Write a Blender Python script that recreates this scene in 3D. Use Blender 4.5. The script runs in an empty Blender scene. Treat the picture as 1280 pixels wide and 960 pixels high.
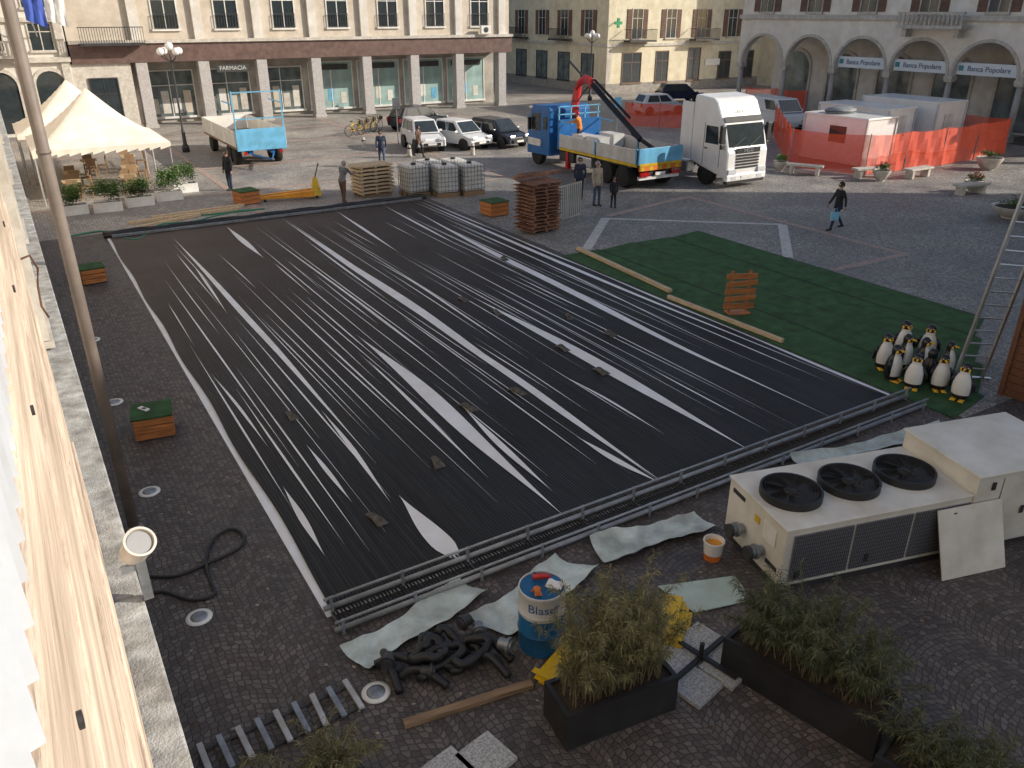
import bpy, math, random
from math import sin, cos, pi, radians as R
from mathutils import Vector, Matrix, Euler
random.seed(7)
rnd = random.uniform
S = bpy.context.scene
COL = S.collection
H = 7.2
YAW = R(31.5); CA, SA = cos(YAW), sin(YAW)
CP, SP = cos(R(25)), sin(R(25))
def at(u, v, z=0.0):
    x = (u-640)/1000; y = (480-v)/1000
    dx, dy, dz = x, CP+SP*y, -SP+CP*y
    t = (z-H)/dz
    X, Y = dx*t, dy*t
    return (X*CA+Y*SA, -X*SA+Y*CA)
# ---------------------------------------------------------------- mesh builder
class MB:
    def __init__(s): s.v=[]; s.f=[]; s.m=[]
    def add(s, vs, fs, m=0):
        o=len(s.v); s.v+= [tuple(p) for p in vs]
        for f in fs: s.f.append([i+o for i in f]); s.m.append(m)
        return s
    def box(s, x0,x1,y0,y1,z0,z1,m=0):
        vs=[(x0,y0,z0),(x1,y0,z0),(x1,y1,z0),(x0,y1,z0),(x0,y0,z1),(x1,y0,z1),(x1,y1,z1),(x0,y1,z1)]
        return s.add(vs,[(0,3,2,1),(4,5,6,7),(0,1,5,4),(1,2,6,5),(2,3,7,6),(3,0,4,7)],m)
    def rbox(s,c,sx,sy,sz,rot=(0,0,0),m=0):
        E=Euler(rot).to_matrix(); c=Vector(c)
        vs=[c+E@Vector((a*sx/2,b*sy/2,d*sz/2)) for d in(-1,1) for (a,b) in((-1,-1),(1,-1),(1,1),(-1,1))]
        return s.add(vs,[(0,3,2,1),(4,5,6,7),(0,1,5,4),(1,2,6,5),(2,3,7,6),(3,0,4,7)],m)
    def cyl(s,p0,p1,r0,r1=None,n=12,m=0,caps=True):
        if r1 is None: r1=r0
        p0=Vector(p0);p1=Vector(p1);d=(p1-p0)
        if d.length<1e-6: return s
        d.normalize(); a=d.orthogonal().normalized(); b=d.cross(a)
        vs=[p0+(a*cos(2*pi*i/n)+b*sin(2*pi*i/n))*r0 for i in range(n)]+[p1+(a*cos(2*pi*i/n)+b*sin(2*pi*i/n))*r1 for i in range(n)]
        fs=[(i,(i+1)%n,n+(i+1)%n,n+i) for i in range(n)]
        if caps: fs+=[tuple(range(n-1,-1,-1)),tuple(range(n,2*n))]
        return s.add(vs,fs,m)
    def tube(s,pts,r,n=8,m=0):
        pts=[Vector(p) for p in pts]; N=len(pts); vs=[]
        for i,p in enumerate(pts):
            d=(pts[min(i+1,N-1)]-pts[max(i-1,0)]).normalized()
            up=Vector((0,0,1)) if abs(d.z)<.95 else Vector((1,0,0))
            a=d.cross(up).normalized(); b=a.cross(d)
            rr=r[i] if isinstance(r,(list,tuple)) else r
            vs+=[p+(a*cos(2*pi*k/n)+b*sin(2*pi*k/n))*rr for k in range(n)]
        fs=[(i*n+k,i*n+(k+1)%n,(i+1)*n+(k+1)%n,(i+1)*n+k) for i in range(N-1) for k in range(n)]
        fs+=[tuple(range(n-1,-1,-1)),tuple(range((N-1)*n,N*n))]
        return s.add(vs,fs,m)
    def lathe(s,prof,c=(0,0,0),n=16,m=0,mf=None,sx=1,sy=1):
        N=len(prof)
        vs=[(c[0]+r*sx*cos(2*pi*k/n),c[1]+r*sy*sin(2*pi*k/n),c[2]+z) for r,z in prof for k in range(n)]
        o=len(s.v); s.v+=vs
        for i in range(N-1):
            for k in range(n):
                s.f.append([o+i*n+k,o+i*n+(k+1)%n,o+(i+1)*n+(k+1)%n,o+(i+1)*n+k])
                s.m.append(mf(i,k) if mf else m)
        s.f.append([o+j for j in range(n-1,-1,-1)]); s.m.append(m)
        s.f.append([o+(N-1)*n+j for j in range(n)]); s.m.append(m)
        return s
    def ball(s,c,rx,ry=None,rz=None,n=12,m=0):
        ry=ry or rx; rz=rz or rx; k=max(4,n//2)
        prof=[(max(.001,sin(pi*i/k)),-cos(pi*i/k)*rz) for i in range(k+1)]
        return s.lathe(prof,c,n,m,sx=rx,sy=ry)
    def prism(s,pts,x0,x1,m=0):
        n=len(pts)
        vs=[(x0,y,z) for y,z in pts]+[(x1,y,z) for y,z in pts]
        return s.add(vs,[tuple(range(n)),tuple(range(2*n-1,n-1,-1))]+[(i,n+i,n+(i+1)%n,(i+1)%n) for i in range(n)],m)
    def slab(s,pts,z0,z1,m=0):
        n=len(pts)
        vs=[(x,y,z0) for x,y in pts]+[(x,y,z1) for x,y in pts]
        return s.add(vs,[tuple(range(n-1,-1,-1)),tuple(range(n,2*n))]+[(i,(i+1)%n,n+(i+1)%n,n+i) for i in range(n)],m)
    def build(s,name,mats,parent=None,smooth=False,bev=0,loc=None,rz=None):
        me=bpy.data.meshes.new(name); me.from_pydata(s.v,[],s.f)
        if not isinstance(mats,(list,tuple)): mats=[mats]
        for m in mats: me.materials.append(m)
        me.polygons.foreach_set('material_index',s.m)
        if smooth: me.polygons.foreach_set('use_smooth',[True]*len(s.f))
        me.update()
        o=bpy.data.objects.new(name,me); COL.objects.link(o)
        if parent: o.parent=parent
        if loc: o.location=loc
        if rz is not None: o.rotation_euler=(0,0,rz)
        if bev:
            b=o.modifiers.new('bevel','BEVEL'); b.width=bev; b.segments=2; b.limit_method='ANGLE'
        if smooth==2:
            me.set_sharp_from_angle(angle=R(40))
        return o
def tag(o,label,cat,group=None):
    o['label']=label; o['category']=cat
    if group: o['group']=group
    return o
def struct(o): o['kind']='structure'; return o
def thing(name,label,cat,loc=(0,0,0),rz=0,group=None):
    o=bpy.data.objects.new(name,None); COL.objects.link(o)
    o.empty_display_size=.2
    o.location=loc if len(loc)==3 else (loc[0],loc[1],0); o.rotation_euler=(0,0,rz)
    return tag(o,label,cat,group)
def kids(o): return [c for c in bpy.data.objects if c.parent==o]
def dup(o,loc=None,rz=None,label=None,parent=None):
    c=o.copy(); COL.objects.link(c)
    if loc is not None: c.location=loc if len(loc)==3 else (loc[0],loc[1],0)
    if rz is not None: c.rotation_euler=(0,0,rz)
    if label: c['label']=label
    if parent: c.parent=parent
    for k in kids(o): dup(k,parent=c)
    return c
# ---------------------------------------------------------------- materials
MC={}
def M(name,col,rough=.6,metal=0,var=.15,scale=3,bump=0,bs=30,stretch=None,dirt=0,spec=None,trans=0):
    if name in MC: return MC[name]
    m=bpy.data.materials.new(name); m.use_nodes=True; nt=m.node_tree; N=nt.nodes; L=nt.links
    b=N['Principled BSDF']; b.inputs['Roughness'].default_value=rough; b.inputs['Metallic'].default_value=metal
    if spec is not None: b.inputs['Specular IOR Level'].default_value=spec
    if trans: b.inputs['Transmission Weight'].default_value=trans
    tc=N.new('ShaderNodeTexCoord'); src=tc.outputs['Object']
    if stretch:
        mp=N.new('ShaderNodeMapping'); mp.inputs['Scale'].default_value=stretch; L.new(src,mp.inputs[0]); src=mp.outputs[0]
    nz=N.new('ShaderNodeTexNoise'); nz.inputs['Scale'].default_value=scale; nz.inputs['Detail'].default_value=6; L.new(src,nz.inputs[0])
    cr=N.new('ShaderNodeValToRGB'); L.new(nz.outputs[0],cr.inputs[0])
    c=Vector(col); lo=c*(1-var); hi=c*(1+var)
    cr.color_ramp.elements[0].position=.3; cr.color_ramp.elements[1].position=.7
    cr.color_ramp.elements[0].color=(*lo,1); cr.color_ramp.elements[1].color=(*[min(1,x) for x in hi],1)
    out=cr.outputs[0]
    if dirt:
        n2=N.new('ShaderNodeTexNoise'); n2.inputs['Scale'].default_value=scale*.37+.3; n2.inputs['Detail'].default_value=8; n2.inputs['Roughness'].default_value=.7
        L.new(src,n2.inputs[0]); r2=N.new('ShaderNodeValToRGB'); L.new(n2.outputs[0],r2.inputs[0])
        r2.color_ramp.elements[0].position=.35; r2.color_ramp.elements[1].position=.62
        d=1-dirt; r2.color_ramp.elements[0].color=(d,d*.95,d*.88,1); r2.color_ramp.elements[1].color=(1,1,1,1)
        mx=N.new('ShaderNodeMix'); mx.data_type='RGBA'; mx.blend_type='MULTIPLY'; mx.inputs[0].default_value=1
        L.new(out,mx.inputs[6]); L.new(r2.outputs[0],mx.inputs[7]); out=mx.outputs[2]
    L.new(out,b.inputs['Base Color'])
    if bump:
        nb=N.new('ShaderNodeTexNoise'); nb.inputs['Scale'].default_value=bs; nb.inputs['Detail'].default_value=4; L.new(src,nb.inputs[0])
        bp=N.new('ShaderNodeBump'); bp.inputs['Strength'].default_value=bump; bp.inputs['Distance'].default_value=.02
        L.new(nb.outputs[0],bp.inputs['Height']); L.new(bp.outputs[0],b.inputs['Normal'])
    MC[name]=m; return m
def math_(N,L,op,a,b=None):
    n=N.new('ShaderNodeMath'); n.operation=op
    for i,x in enumerate((a,b)):
        if x is None: continue
        if isinstance(x,(int,float)): n.inputs[i].default_value=x
        else: L.new(x,n.inputs[i])
    return n.outputs[0]
def cobble(name,cols,mortar,size,arc=True,rnds=.45,W=1.5,k=.55,bump=.5):
    m=bpy.data.materials.new(name); m.use_nodes=True; nt=m.node_tree; N=nt.nodes; L=nt.links
    b=N['Principled BSDF']; tc=N.new('ShaderNodeTexCoord'); sp=N.new('ShaderNodeSeparateXYZ'); L.new(tc.outputs['Object'],sp.inputs[0])
    x,y=sp.outputs[0],sp.outputs[1]
    if arc:
        f=math_(N,L,'FRACT',math_(N,L,'DIVIDE',x,W)); xl=math_(N,L,'MULTIPLY',math_(N,L,'SUBTRACT',f,.5),W)
        yy=math_(N,L,'ADD',y,math_(N,L,'MULTIPLY',math_(N,L,'MULTIPLY',xl,xl),k))
        xx=x
    else: xx,yy=x,y
    cb=N.new('ShaderNodeCombineXYZ'); L.new(xx,cb.inputs[0]); L.new(yy,cb.inputs[1])
    vo=N.new('ShaderNodeTexVoronoi'); vo.voronoi_dimensions='2D'; vo.inputs['Scale'].default_value=1/size; vo.inputs['Randomness'].default_value=rnds; L.new(cb.outputs[0],vo.inputs['Vector'])
    ve=N.new('ShaderNodeTexVoronoi'); ve.voronoi_dimensions='2D'; ve.feature='DISTANCE_TO_EDGE'; ve.inputs['Scale'].default_value=1/size; ve.inputs['Randomness'].default_value=rnds; L.new(cb.outputs[0],ve.inputs['Vector'])
    cr=N.new('ShaderNodeValToRGB'); L.new(vo.outputs['Color'],cr.inputs[0])
    cr.color_ramp.elements[0].color=(*cols[0],1); cr.color_ramp.elements[0].position=.15
    cr.color_ramp.elements[1].color=(*cols[-1],1); cr.color_ramp.elements[1].position=.85
    e=cr.color_ramp.elements.new(.5); e.color=(*cols[len(cols)//2],1)
    ed=N.new('ShaderNodeValToRGB'); L.new(ve.outputs['Distance'],ed.inputs[0]); ed.color_ramp.elements[0].position=.02; ed.color_ramp.elements[1].position=.14
    mx=N.new('ShaderNodeMix'); mx.data_type='RGBA'; L.new(ed.outputs[0],mx.inputs[0]); mx.inputs[6].default_value=(*mortar,1); L.new(cr.outputs[0],mx.inputs[7])
    nz=N.new('ShaderNodeTexNoise'); nz.inputs['Scale'].default_value=.35; nz.inputs['Detail'].default_value=8; nz.inputs['Roughness'].default_value=.65; L.new(tc.outputs['Object'],nz.inputs[0])
    r2=N.new('ShaderNodeValToRGB'); L.new(nz.outputs[0],r2.inputs[0]); r2.color_ramp.elements[0].position=.35; r2.color_ramp.elements[1].position=.68
    r2.color_ramp.elements[0].color=(.62,.61,.61,1); r2.color_ramp.elements[1].color=(1.25,1.22,1.17,1)
    m2=N.new('ShaderNodeMix'); m2.data_type='RGBA'; m2.blend_type='MULTIPLY'; m2.inputs[0].default_value=1; L.new(mx.outputs[2],m2.inputs[6]); L.new(r2.outputs[0],m2.inputs[7])
    L.new(m2.outputs[2],b.inputs['Base Color'])
    r3=N.new('ShaderNodeMapRange'); L.new(nz.outputs[0],r3.inputs[0]); r3.inputs[1].default_value=.35; r3.inputs[2].default_value=.65; r3.inputs[3].default_value=.42; r3.inputs[4].default_value=.8
    L.new(r3.outputs[0],b.inputs['Roughness'])
    bp=N.new('ShaderNodeBump'); bp.inputs['Strength'].default_value=bump; bp.inputs['Distance'].default_value=.02; L.new(ed.outputs[0],bp.inputs['Height']); L.new(bp.outputs[0],b.inputs['Normal'])
    return m
def mesh_mat(name,col,period,fill):
    m=bpy.data.materials.new(name); m.use_nodes=True; nt=m.node_tree; N=nt.nodes; L=nt.links
    b=N['Principled BSDF']; b.inputs['Base Color'].default_value=(*col,1); b.inputs['Roughness'].default_value=.6
    tc=N.new('ShaderNodeTexCoord'); sp=N.new('ShaderNodeSeparateXYZ'); L.new(tc.outputs['Object'],sp.inputs[0])
    a=[]
    for o in (sp.outputs[0],sp.outputs[2]):
        a.append(math_(N,L,'LESS_THAN',math_(N,L,'FRACT',math_(N,L,'DIVIDE',o,period)),fill))
    L.new(math_(N,L,'MAXIMUM',a[0],a[1]),b.inputs['Alpha'])
    return m
WHITE=M('white_paint',(.78,.78,.76),.35,var=.05,dirt=.12)
CABW=M('cab_white',(.85,.86,.87),.22,var=.02,dirt=.05)
CREAM=M('cream_panel',(.70,.68,.62),.45,var=.05,scale=2,dirt=.2)
BLACK=M('black_plastic',(.018,.018,.02),.5,var=.3)
DARK=M('dark_metal',(.05,.05,.055),.5,metal=.3,var=.3)
TYRE=M('tyre_rubber',(.02,.02,.02),.85,var=.3,dirt=.3)
STEEL=M('galvanised_steel',(.30,.33,.37),.45,metal=.5,var=.2,scale=8,dirt=.3)
ALU=M('aluminium',(.6,.61,.62),.35,metal=.8,var=.1)
GLASS=M('dark_glass',(.03,.04,.045),.06,var=.2,spec=.8)
SHOPG=M('shop_glass',(.34,.48,.46),.12,var=.3,scale=.8,spec=.8)
BLUE=M('truck_blue',(.02,.15,.45),.35,var=.1,dirt=.25)
LBLUE=M('light_blue',(.16,.47,.74),.4,var=.1,dirt=.2)
RED=M('crane_red',(.55,.03,.03),.35,var=.1,dirt=.2)
YEL=M('yellow_paint',(.75,.5,.02),.45,var=.1,dirt=.3)
ORG=M('orange_paint',(.75,.2,.03),.5,var=.15,dirt=.3)
YORG=M('fork_orange',(.85,.36,.03),.5,var=.1,dirt=.25)
WOOD=M('pine_wood',(.30,.20,.12),.7,var=.3,scale=3,stretch=(1,12,12),bump=.2,dirt=.3)
WOODY=M('raw_timber',(.55,.42,.27),.75,var=.25,scale=4,stretch=(10,1,6),bump=.2)
ORWOOD=M('orange_wood',(.50,.19,.06),.6,var=.35,scale=3,stretch=(1,8,14),bump=.2,dirt=.3)
GREENT=M('artificial_turf',(.04,.115,.038),.95,var=.3,scale=3,bump=.6,bs=200,dirt=.25)
PLASTIC=M('pale_plastic',(.62,.64,.65),.45,var=.12,dirt=.15)
STONE=M('grey_stone',(.33,.31,.29),.75,var=.2,scale=6,bump=.2,dirt=.3)
PSTONE=M('pale_stone',(.58,.55,.5),.75,var=.12,scale=6,bump=.15,dirt=.25)
LAMPW=M('globe_glass',(.8,.8,.78),.3,var=.02)
CHROME=M('rim_metal',(.5,.5,.52),.35,metal=.6,var=.1)
HEADL=M('headlight_glass',(.6,.62,.65),.1,var=.1,spec=.9)
TAILR=M('tail_light',(.4,.01,.01),.25)
# ---------------------------------------------------------------- text
def text(body,size,mat,parent,loc,rot,name='lettering',ext=.006,align='CENTER'):
    cu=bpy.data.curves.new('t','FONT'); cu.body=body; cu.size=size; cu.extrude=ext; cu.align_x=align; cu.align_y='CENTER'
    o=bpy.data.objects.new('t',cu); COL.objects.link(o)
    dg=bpy.context.evaluated_depsgraph_get(); me=bpy.data.meshes.new_from_object(o.evaluated_get(dg))
    bpy.data.objects.remove(o); me.materials.clear(); me.materials.append(mat)
    n=bpy.data.objects.new(name,me); COL.objects.link(n); n.parent=parent; n.location=loc; n.rotation_euler=rot
    return n
# ================================================================= GROUND
g_cob=cobble('porphyry_setts',[(.08,.066,.064),(.115,.098,.094),(.165,.145,.138)],(.052,.045,.043),.085,W=1.3)
g_grey=cobble('pebble_paving',[(.20,.195,.185),(.32,.31,.295),(.46,.445,.42)],(.12,.115,.11),.07,arc=False,rnds=1,bump=.6)
g_far=cobble('plaza_setts',[(.28,.255,.235),(.36,.335,.31),(.47,.445,.41)],(.19,.175,.165),.11,bump=.3)
g_slab=M('granite_band',(.6,.59,.57),.7,var=.12,scale=8,dirt=.2)
g_pink=M('brick_band',(.42,.32,.28),.8,var=.25,scale=9,dirt=.2)
struct(MB().box(-250,350,-150,450,-.3,0).build('ground',g_cob))
def sheet(name,pts,z,mat): return struct(MB().add([(x,y,z) for x,y in pts],[tuple(range(len(pts)))]).build(name,mat))
sheet('plaza_paving',[(.2,31.6),(14.9,31.6),(14.9,33.2),(33,33.2),(33,24),(51,24),(51,28),(110,28),(110,140),(-30,140),(-30,60.5),(.2,60.5)],.004,g_far)
sheet('pebble_paving',[(14.75,7.2),(60,7.2),(60,23.9),(32.9,23.9),(32.9,33.1),(14.75,33.1)],.005,g_grey)
def band(name,p,q,w,z,mat):
    p=Vector(p);q=Vector(q);d=(q-p).normalized();n=Vector((-d.y,d.x))*w/2
    return sheet(name,[p-n,q-n,q+n,p+n],z,mat)
A=at(757,273);B=at(733,312);C=at(978,281);D=at(985,322)
band('paving_band',A,B,.33,.010,g_slab);band('paving_band',(A[0]-.1,A[1]),C,.22,.013,g_slab);band('paving_band',C,D,.33,.0105,g_slab)
E1=at(860,246);E2=at(1132,318);E3=at(1040,338)
band('paving_band',E1,E2,.28,.009,g_pink);band('paving_band',E2,E3,.28,.0115,g_pink);band('paving_band',at(760,270),E1,.28,.0085,g_pink)
band('paving_band',(14.8,33.1),(33,33.1),.3,.0095,g_pink)
for yy in (36.5,43,50,56): band('paving_band',(.3,yy),(50,yy),.3,.0098,g_pink)
band('paving_band',(8,31.7),(8,60.4),.3,.0122,g_pink); band('paving_band',(20,33.4),(20,60.4),.3,.0122,g_pink)
db=MB()
for i in range(700):
    x,y=rnd(-.0,2.1),rnd(3,30)
    if i%2: x,y=rnd(2,12),rnd(1.8,7.3)
    a=rnd(0,6.3); s=rnd(.008,.025)
    db.add([(x+s*cos(a+k*pi/2)*(1 if k%2 else 1.6),y+s*sin(a+k*pi/2)*(1 if k%2 else 1.6),.004+.006*(k==0)) for k in range(4)],[(0,1,2,3)],i%3)
o=db.build('leaf_litter',[M('litter_brown',(.10,.06,.03),.9),M('litter_pale',(.3,.26,.2),.9),M('litter_green',(.07,.08,.03),.9)]); tag(o,'scattered leaf litter and grit on the dark setts','leaf litter'); o['kind']='stuff'
disc=thing('ground_light','round white ground light in the dark setts beside the big rink, second nearest','ground light',at(187,615),group='round ground lights in the setts')
MB().lathe([(.17,0),(.17,.012),(.13,.016)],(0,0,0),20).build('ring',WHITE,disc,True)
MB().lathe([(.11,.014),(.11,.021),(.06,.023)],(0,0,0),16).build('lens',STEEL,disc,True)
for (u,v),l in zip([(249,772),(143,503),(116,425),(470,866)],['round white ground light nearest the camera on the left setts','round ground light beside the green-topped box with papers','farthest round ground light near the pole on the left','round ground cover beside the black hoses']):
    dup(disc,at(u,v),label=l)
# ================================================================= RINK
def und(x,y): return .004*sin(x*2.1+y*.35)+.006*sin(x*5.3-.4*y+1.3)
def rink_mat():
    m=bpy.data.materials.new('black_rubber_mat'); m.use_nodes=True; nt=m.node_tree; N=nt.nodes; L=nt.links
    b=N['Principled BSDF']; tc=N.new('ShaderNodeTexCoord'); sp=N.new('ShaderNodeSeparateXYZ'); L.new(tc.outputs['Object'],sp.inputs[0])
    mp=N.new('ShaderNodeMapping'); mp.inputs['Scale'].default_value=(9,.22,1); L.new(tc.outputs['Object'],mp.inputs[0])
    nz=N.new('ShaderNodeTexNoise'); nz.inputs['Scale'].default_value=1.6; nz.inputs['Detail'].default_value=7; nz.inputs['Roughness'].default_value=.7; L.new(mp.outputs[0],nz.inputs[0])
    n2=N.new('ShaderNodeTexNoise'); n2.inputs['Scale'].default_value=.4; n2.inputs['Detail'].default_value=6; L.new(tc.outputs['Object'],n2.inputs[0])
    s=math_(N,L,'SINE',math_(N,L,'MULTIPLY',math_(N,L,'ADD',sp.outputs[0],math_(N,L,'MULTIPLY',nz.outputs[0],.02)),2*pi/.055))
    cr=N.new('ShaderNodeValToRGB'); L.new(nz.outputs[0],cr.inputs[0]); cr.color_ramp.elements[0].position=.38; cr.color_ramp.elements[1].position=.72
    cr.color_ramp.elements[0].color=(.010,.010,.011,1); cr.color_ramp.elements[1].color=(.038,.035,.034,1)
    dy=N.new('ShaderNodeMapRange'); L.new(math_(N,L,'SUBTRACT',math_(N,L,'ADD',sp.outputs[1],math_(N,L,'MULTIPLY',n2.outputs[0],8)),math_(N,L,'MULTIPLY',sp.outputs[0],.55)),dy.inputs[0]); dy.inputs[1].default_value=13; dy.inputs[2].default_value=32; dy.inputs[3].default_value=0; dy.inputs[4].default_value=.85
    sheen_mix=N.new('ShaderNodeMix'); sheen_mix.data_type='RGBA'; L.new(dy.outputs[0],sheen_mix.inputs[0]); L.new(cr.outputs[0],sheen_mix.inputs[6]); sheen_mix.inputs[7].default_value=(.10,.072,.056,1)  # warm sheen on the far half, painted into the mat colour
    c2=N.new('ShaderNodeMix'); c2.data_type='RGBA'; c2.blend_type='MULTIPLY'; c2.inputs[0].default_value=1
    r2=N.new('ShaderNodeMapRange'); L.new(s,r2.inputs[0]); r2.inputs[1].default_value=-1; r2.inputs[2].default_value=1; r2.inputs[3].default_value=.55; r2.inputs[4].default_value=1.2
    L.new(sheen_mix.outputs[2],c2.inputs[6]); L.new(r2.outputs[0],c2.inputs[7])
    L.new(c2.outputs[2],b.inputs['Base Color']); b.inputs['Specular IOR Level'].default_value=.3
    r3=N.new('ShaderNodeMapRange'); L.new(n2.outputs[0],r3.inputs[0]); r3.inputs[1].default_value=.3; r3.inputs[2].default_value=.7; r3.inputs[3].default_value=.5; r3.inputs[4].default_value=.68; L.new(r3.outputs[0],b.inputs['Roughness'])
    bp=N.new('ShaderNodeBump'); bp.inputs['Strength'].default_value=.35; bp.inputs['Distance'].default_value=.01; L.new(s,bp.inputs['Height']); L.new(bp.outputs[0],b.inputs['Normal'])
    return m
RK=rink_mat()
LINER=M('white_liner',(.80,.81,.84),.5,var=.06,scale=2,dirt=.08)
rink=thing('ice_rink','large ice rink surface of black rubber mats with white liner showing in long gaps','ice rink',(0,0,0))
RX0,RX1,RY0,RY1=2.35,14.35,8.3,30.75
MB().slab([(RX0-.13,RY0-.05),(RX1+.12,RY0-.05),(RX1+.1,RY1),(RX0-.06,RY1)],.004,.012).build('liner_sheet',LINER,rink)
NX,NY=80,60; v=[];f=[]
for j in range(NY+1):
    for i in range(NX+1):
        x=RX0+(RX1-RX0)*i/NX; y=RY0+(RY1-RY0)*j/NY
        if i==0: x+=.03*sin(y*1.3)
        if i==NX: x+=.03*sin(y*1.1)
        v.append((x,y,.034+und(x,y)))
for j in range(NY):
    for i in range(NX):
        a=j*(NX+1)+i; f.append((a,a+1,a+NX+2,a+NX+1))
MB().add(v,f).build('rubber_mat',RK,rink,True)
def streak(px,w,world=False,peak=.5):
    P=[Vector(p) if world else Vector(at(*p)) for p in px]
    # fit as a gentle arc: keep ends, soften the middle so the slit stays nearly straight
    a,b=P[0],P[-1]
    if len(P)>2:
        for i in range(1,len(P)-1):
            t=(P[i]-a).dot(b-a)/(b-a).length_squared; P[i]=P[i]*.55+(a+(b-a)*t)*.45
    pts=[]
    for i in range(len(P)-1):
        p0=P[max(i-1,0)];p1=P[i];p2=P[i+1];p3=P[min(i+2,len(P)-1)]
        for k in range(10):
            t=k/10; pts.append(.5*((2*p1)+(p2-p0)*t+(2*p0-5*p1+4*p2-p3)*t*t+(3*p1-p0-3*p2+p3)*t**3))
    pts.append(P[-1]); L0=[0]
    for i in range(1,len(pts)): L0.append(L0[-1]+(pts[i]-pts[i-1]).length)
    vs=[]; n=len(pts)
    for i,p in enumerate(pts):
        t=L0[i]/L0[-1]
        e=(t/peak) if t<peak else (1-t)/(1-peak)
        e=max(0,min(1,e)); e=sin(e*pi/2)**1.5
        ww=w*e/2+.0008
        for s_ in (-1,1):
            x=min(max(p.x+s_*ww,RX0),RX1); y=min(max(p.y,RY0),RY1)
            vs.append((x,y,.034+und(x,y)+.008))
    MB().add(vs,[(2*i,2*i+1,2*i+3,2*i+2) for i in range(n-1)]).build('liner_gap',LINER,rink,True)
streak([(215,297),(262,345),(305,392),(350,440),(405,505),(470,582)],.17,peak=.5)
streak([(283,284),(305,303),(330,324)],.22)
streak([(353,275),(430,327),(520,383),(600,442),(700,515),(833,611)],.27,peak=.5)
streak([(560,414),(640,472),(740,545),(835,610)],.2,peak=.5)
streak([(446,421),(520,476),(600,554),(706,648)],.36,peak=.5)
streak([(585,370),(650,402),(720,438),(830,502),(946,571)],.32,peak=.55)
streak([(513,262),(600,312),(700,362),(830,430),(940,480),(1047,528)],.27,peak=.5)
streak([(517,250),(640,305),(800,375),(960,440),(1100,494)],.17,peak=.4)
streak([(499,622),(530,660),(580,709)],.34,peak=.7)
streak([(354,610),(378,650),(406,697)],.11)
streak([(383,558),(410,592),(440,630)],.08)
streak([(402,515),(440,560),(488,630)],.09)
streak([(580,512),(620,555),(690,616)],.13)
streak([(720,548),(770,580),(828,608)],.14)
streak([(460,452),(520,510),(610,600)],.08)
streak([(265,470),(300,510),(335,560)],.06)
streak([(420,265),(455,288),(500,318)],.12)
streak([(480,258),(530,285),(580,312)],.1)
streak([(700,470),(760,500),(830,545)],.06)
streak([(640,345),(700,375),(760,402)],.06)
streak([(380,300),(430,337),(490,380)],.07)
streak([(240,330),(262,360),(285,395)],.07)
streak([(530,262),(700,338),(860,420),(1000,478)],.06,peak=.5)
streak([(320,285),(420,355),(520,430),(610,508)],.06,peak=.5)
streak([(455,320),(520,352),(590,400),(660,450)],.07)
for i in range(72):
    x=RX0+.25+(RX1-RX0-.5)*(i+rnd(-.4,.4))/72; x=min(max(x,RX0+.1),RX1-.1)
    l=rnd(3,8) if i%3 else rnd(8,15); y=rnd(RY0+.1,max(RY0+.2,RY1-l)); e=min(y+l,RY1-.1); L_=e-y; dx=rnd(-.07,.07); bw=rnd(-.03,.03)
    streak([(x,y),(x+dx*.33+bw,y+L_*.33),(x+dx*.66+bw,y+L_*.66),(x+dx,e)],rnd(.016,.042),True,peak=rnd(.3,.7))
FLAP=M('dusty_rubber',(.09,.08,.065),.75,var=.5,scale=14)
for (u,v_) in [(581,377),(620,394),(708,399),(762,420),(752,467),(650,492),(588,512),(545,582),(474,652),(365,523),(629,326),(704,438)]:
    x,y=at(u,v_); w=rnd(.16,.24); a=rnd(-.5,.5); tw=rnd(-.15,.15)
    vs=[];n=6
    for i in range(n+1):
        t=i/n
        for s_ in (-1,0,1):
            vs.append((x+s_*w*(.55-.3*t)+tw*t, y+t*.4-.18, .042+.12*sin(pi*min(1,t*1.1)/1.1)*(1.0 if s_==0 else .35)))
    MB().add(vs,[(3*i+j,3*i+1+j,3*i+4+j,3*i+3+j) for i in range(n) for j in range(2)]).build('raised_flap',[FLAP],rink,True)
hd=thing('pipe_header','long grey double steel header pipes along the near edge of the rink','pipes',(0,0,0))
PIPE=M('pipe_blue_grey',(.34,.38,.44),.5,metal=.3,var=.15,scale=6,dirt=.3)
MB().cyl((2.2,8.28,.13),(14.5,8.28,.13),.036,n=14).build('pipe',PIPE,hd,True)
MB().cyl((2.2,7.88,.08),(14.5,7.88,.08),.036,n=14).build('pipe',PIPE,hd,True)
MB().cyl((2.2,8.25,.3),(14.5,8.25,.3),.02,n=10).build('top_rail',PIPE,hd,True)
MB().cyl((2.2,7.85,.22),(14.5,7.85,.22),.02,n=10).build('top_rail',PIPE,hd,True)
n=13
for i in range(n):
    x=2.3+i*12.1/(n-1)
    p=MB(); p.box(x-.02,x+.02,8.235,8.265,0,.32); p.box(x-.02,x+.02,7.835,7.865,0,.24); p.box(x-.015,x+.015,7.865,8.235,.04,.06)
    p.build('support',PIPE,hd)
cm=MB()
for i in range(230):
    x=2.3+i*12.1/230; cm.cyl((x,7.9,.09),(x+rnd(-.01,.01),8.5,.05),.014,n=5)
cm.build('hose_comb',BLACK,hd)
fh=thing('hose_bundle','thick bundle of black hoses along the far edge of the rink','hoses',(0,0,0))
for k in range(4):
    MB().tube([(2.2+i*12.4/30,30.75+.09*k+.04*sin(i*.9+k*2),.09+.05*(k%2)+.015*sin(i*1.7+k)) for i in range(31)],.06,8).build('hose',BLACK,fh,True)
rp=MB(); rp.box(RX0+.1,RX1,30.6,30.7,.05,.13); rp.build('edge_bar',STEEL,fh)
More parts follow.
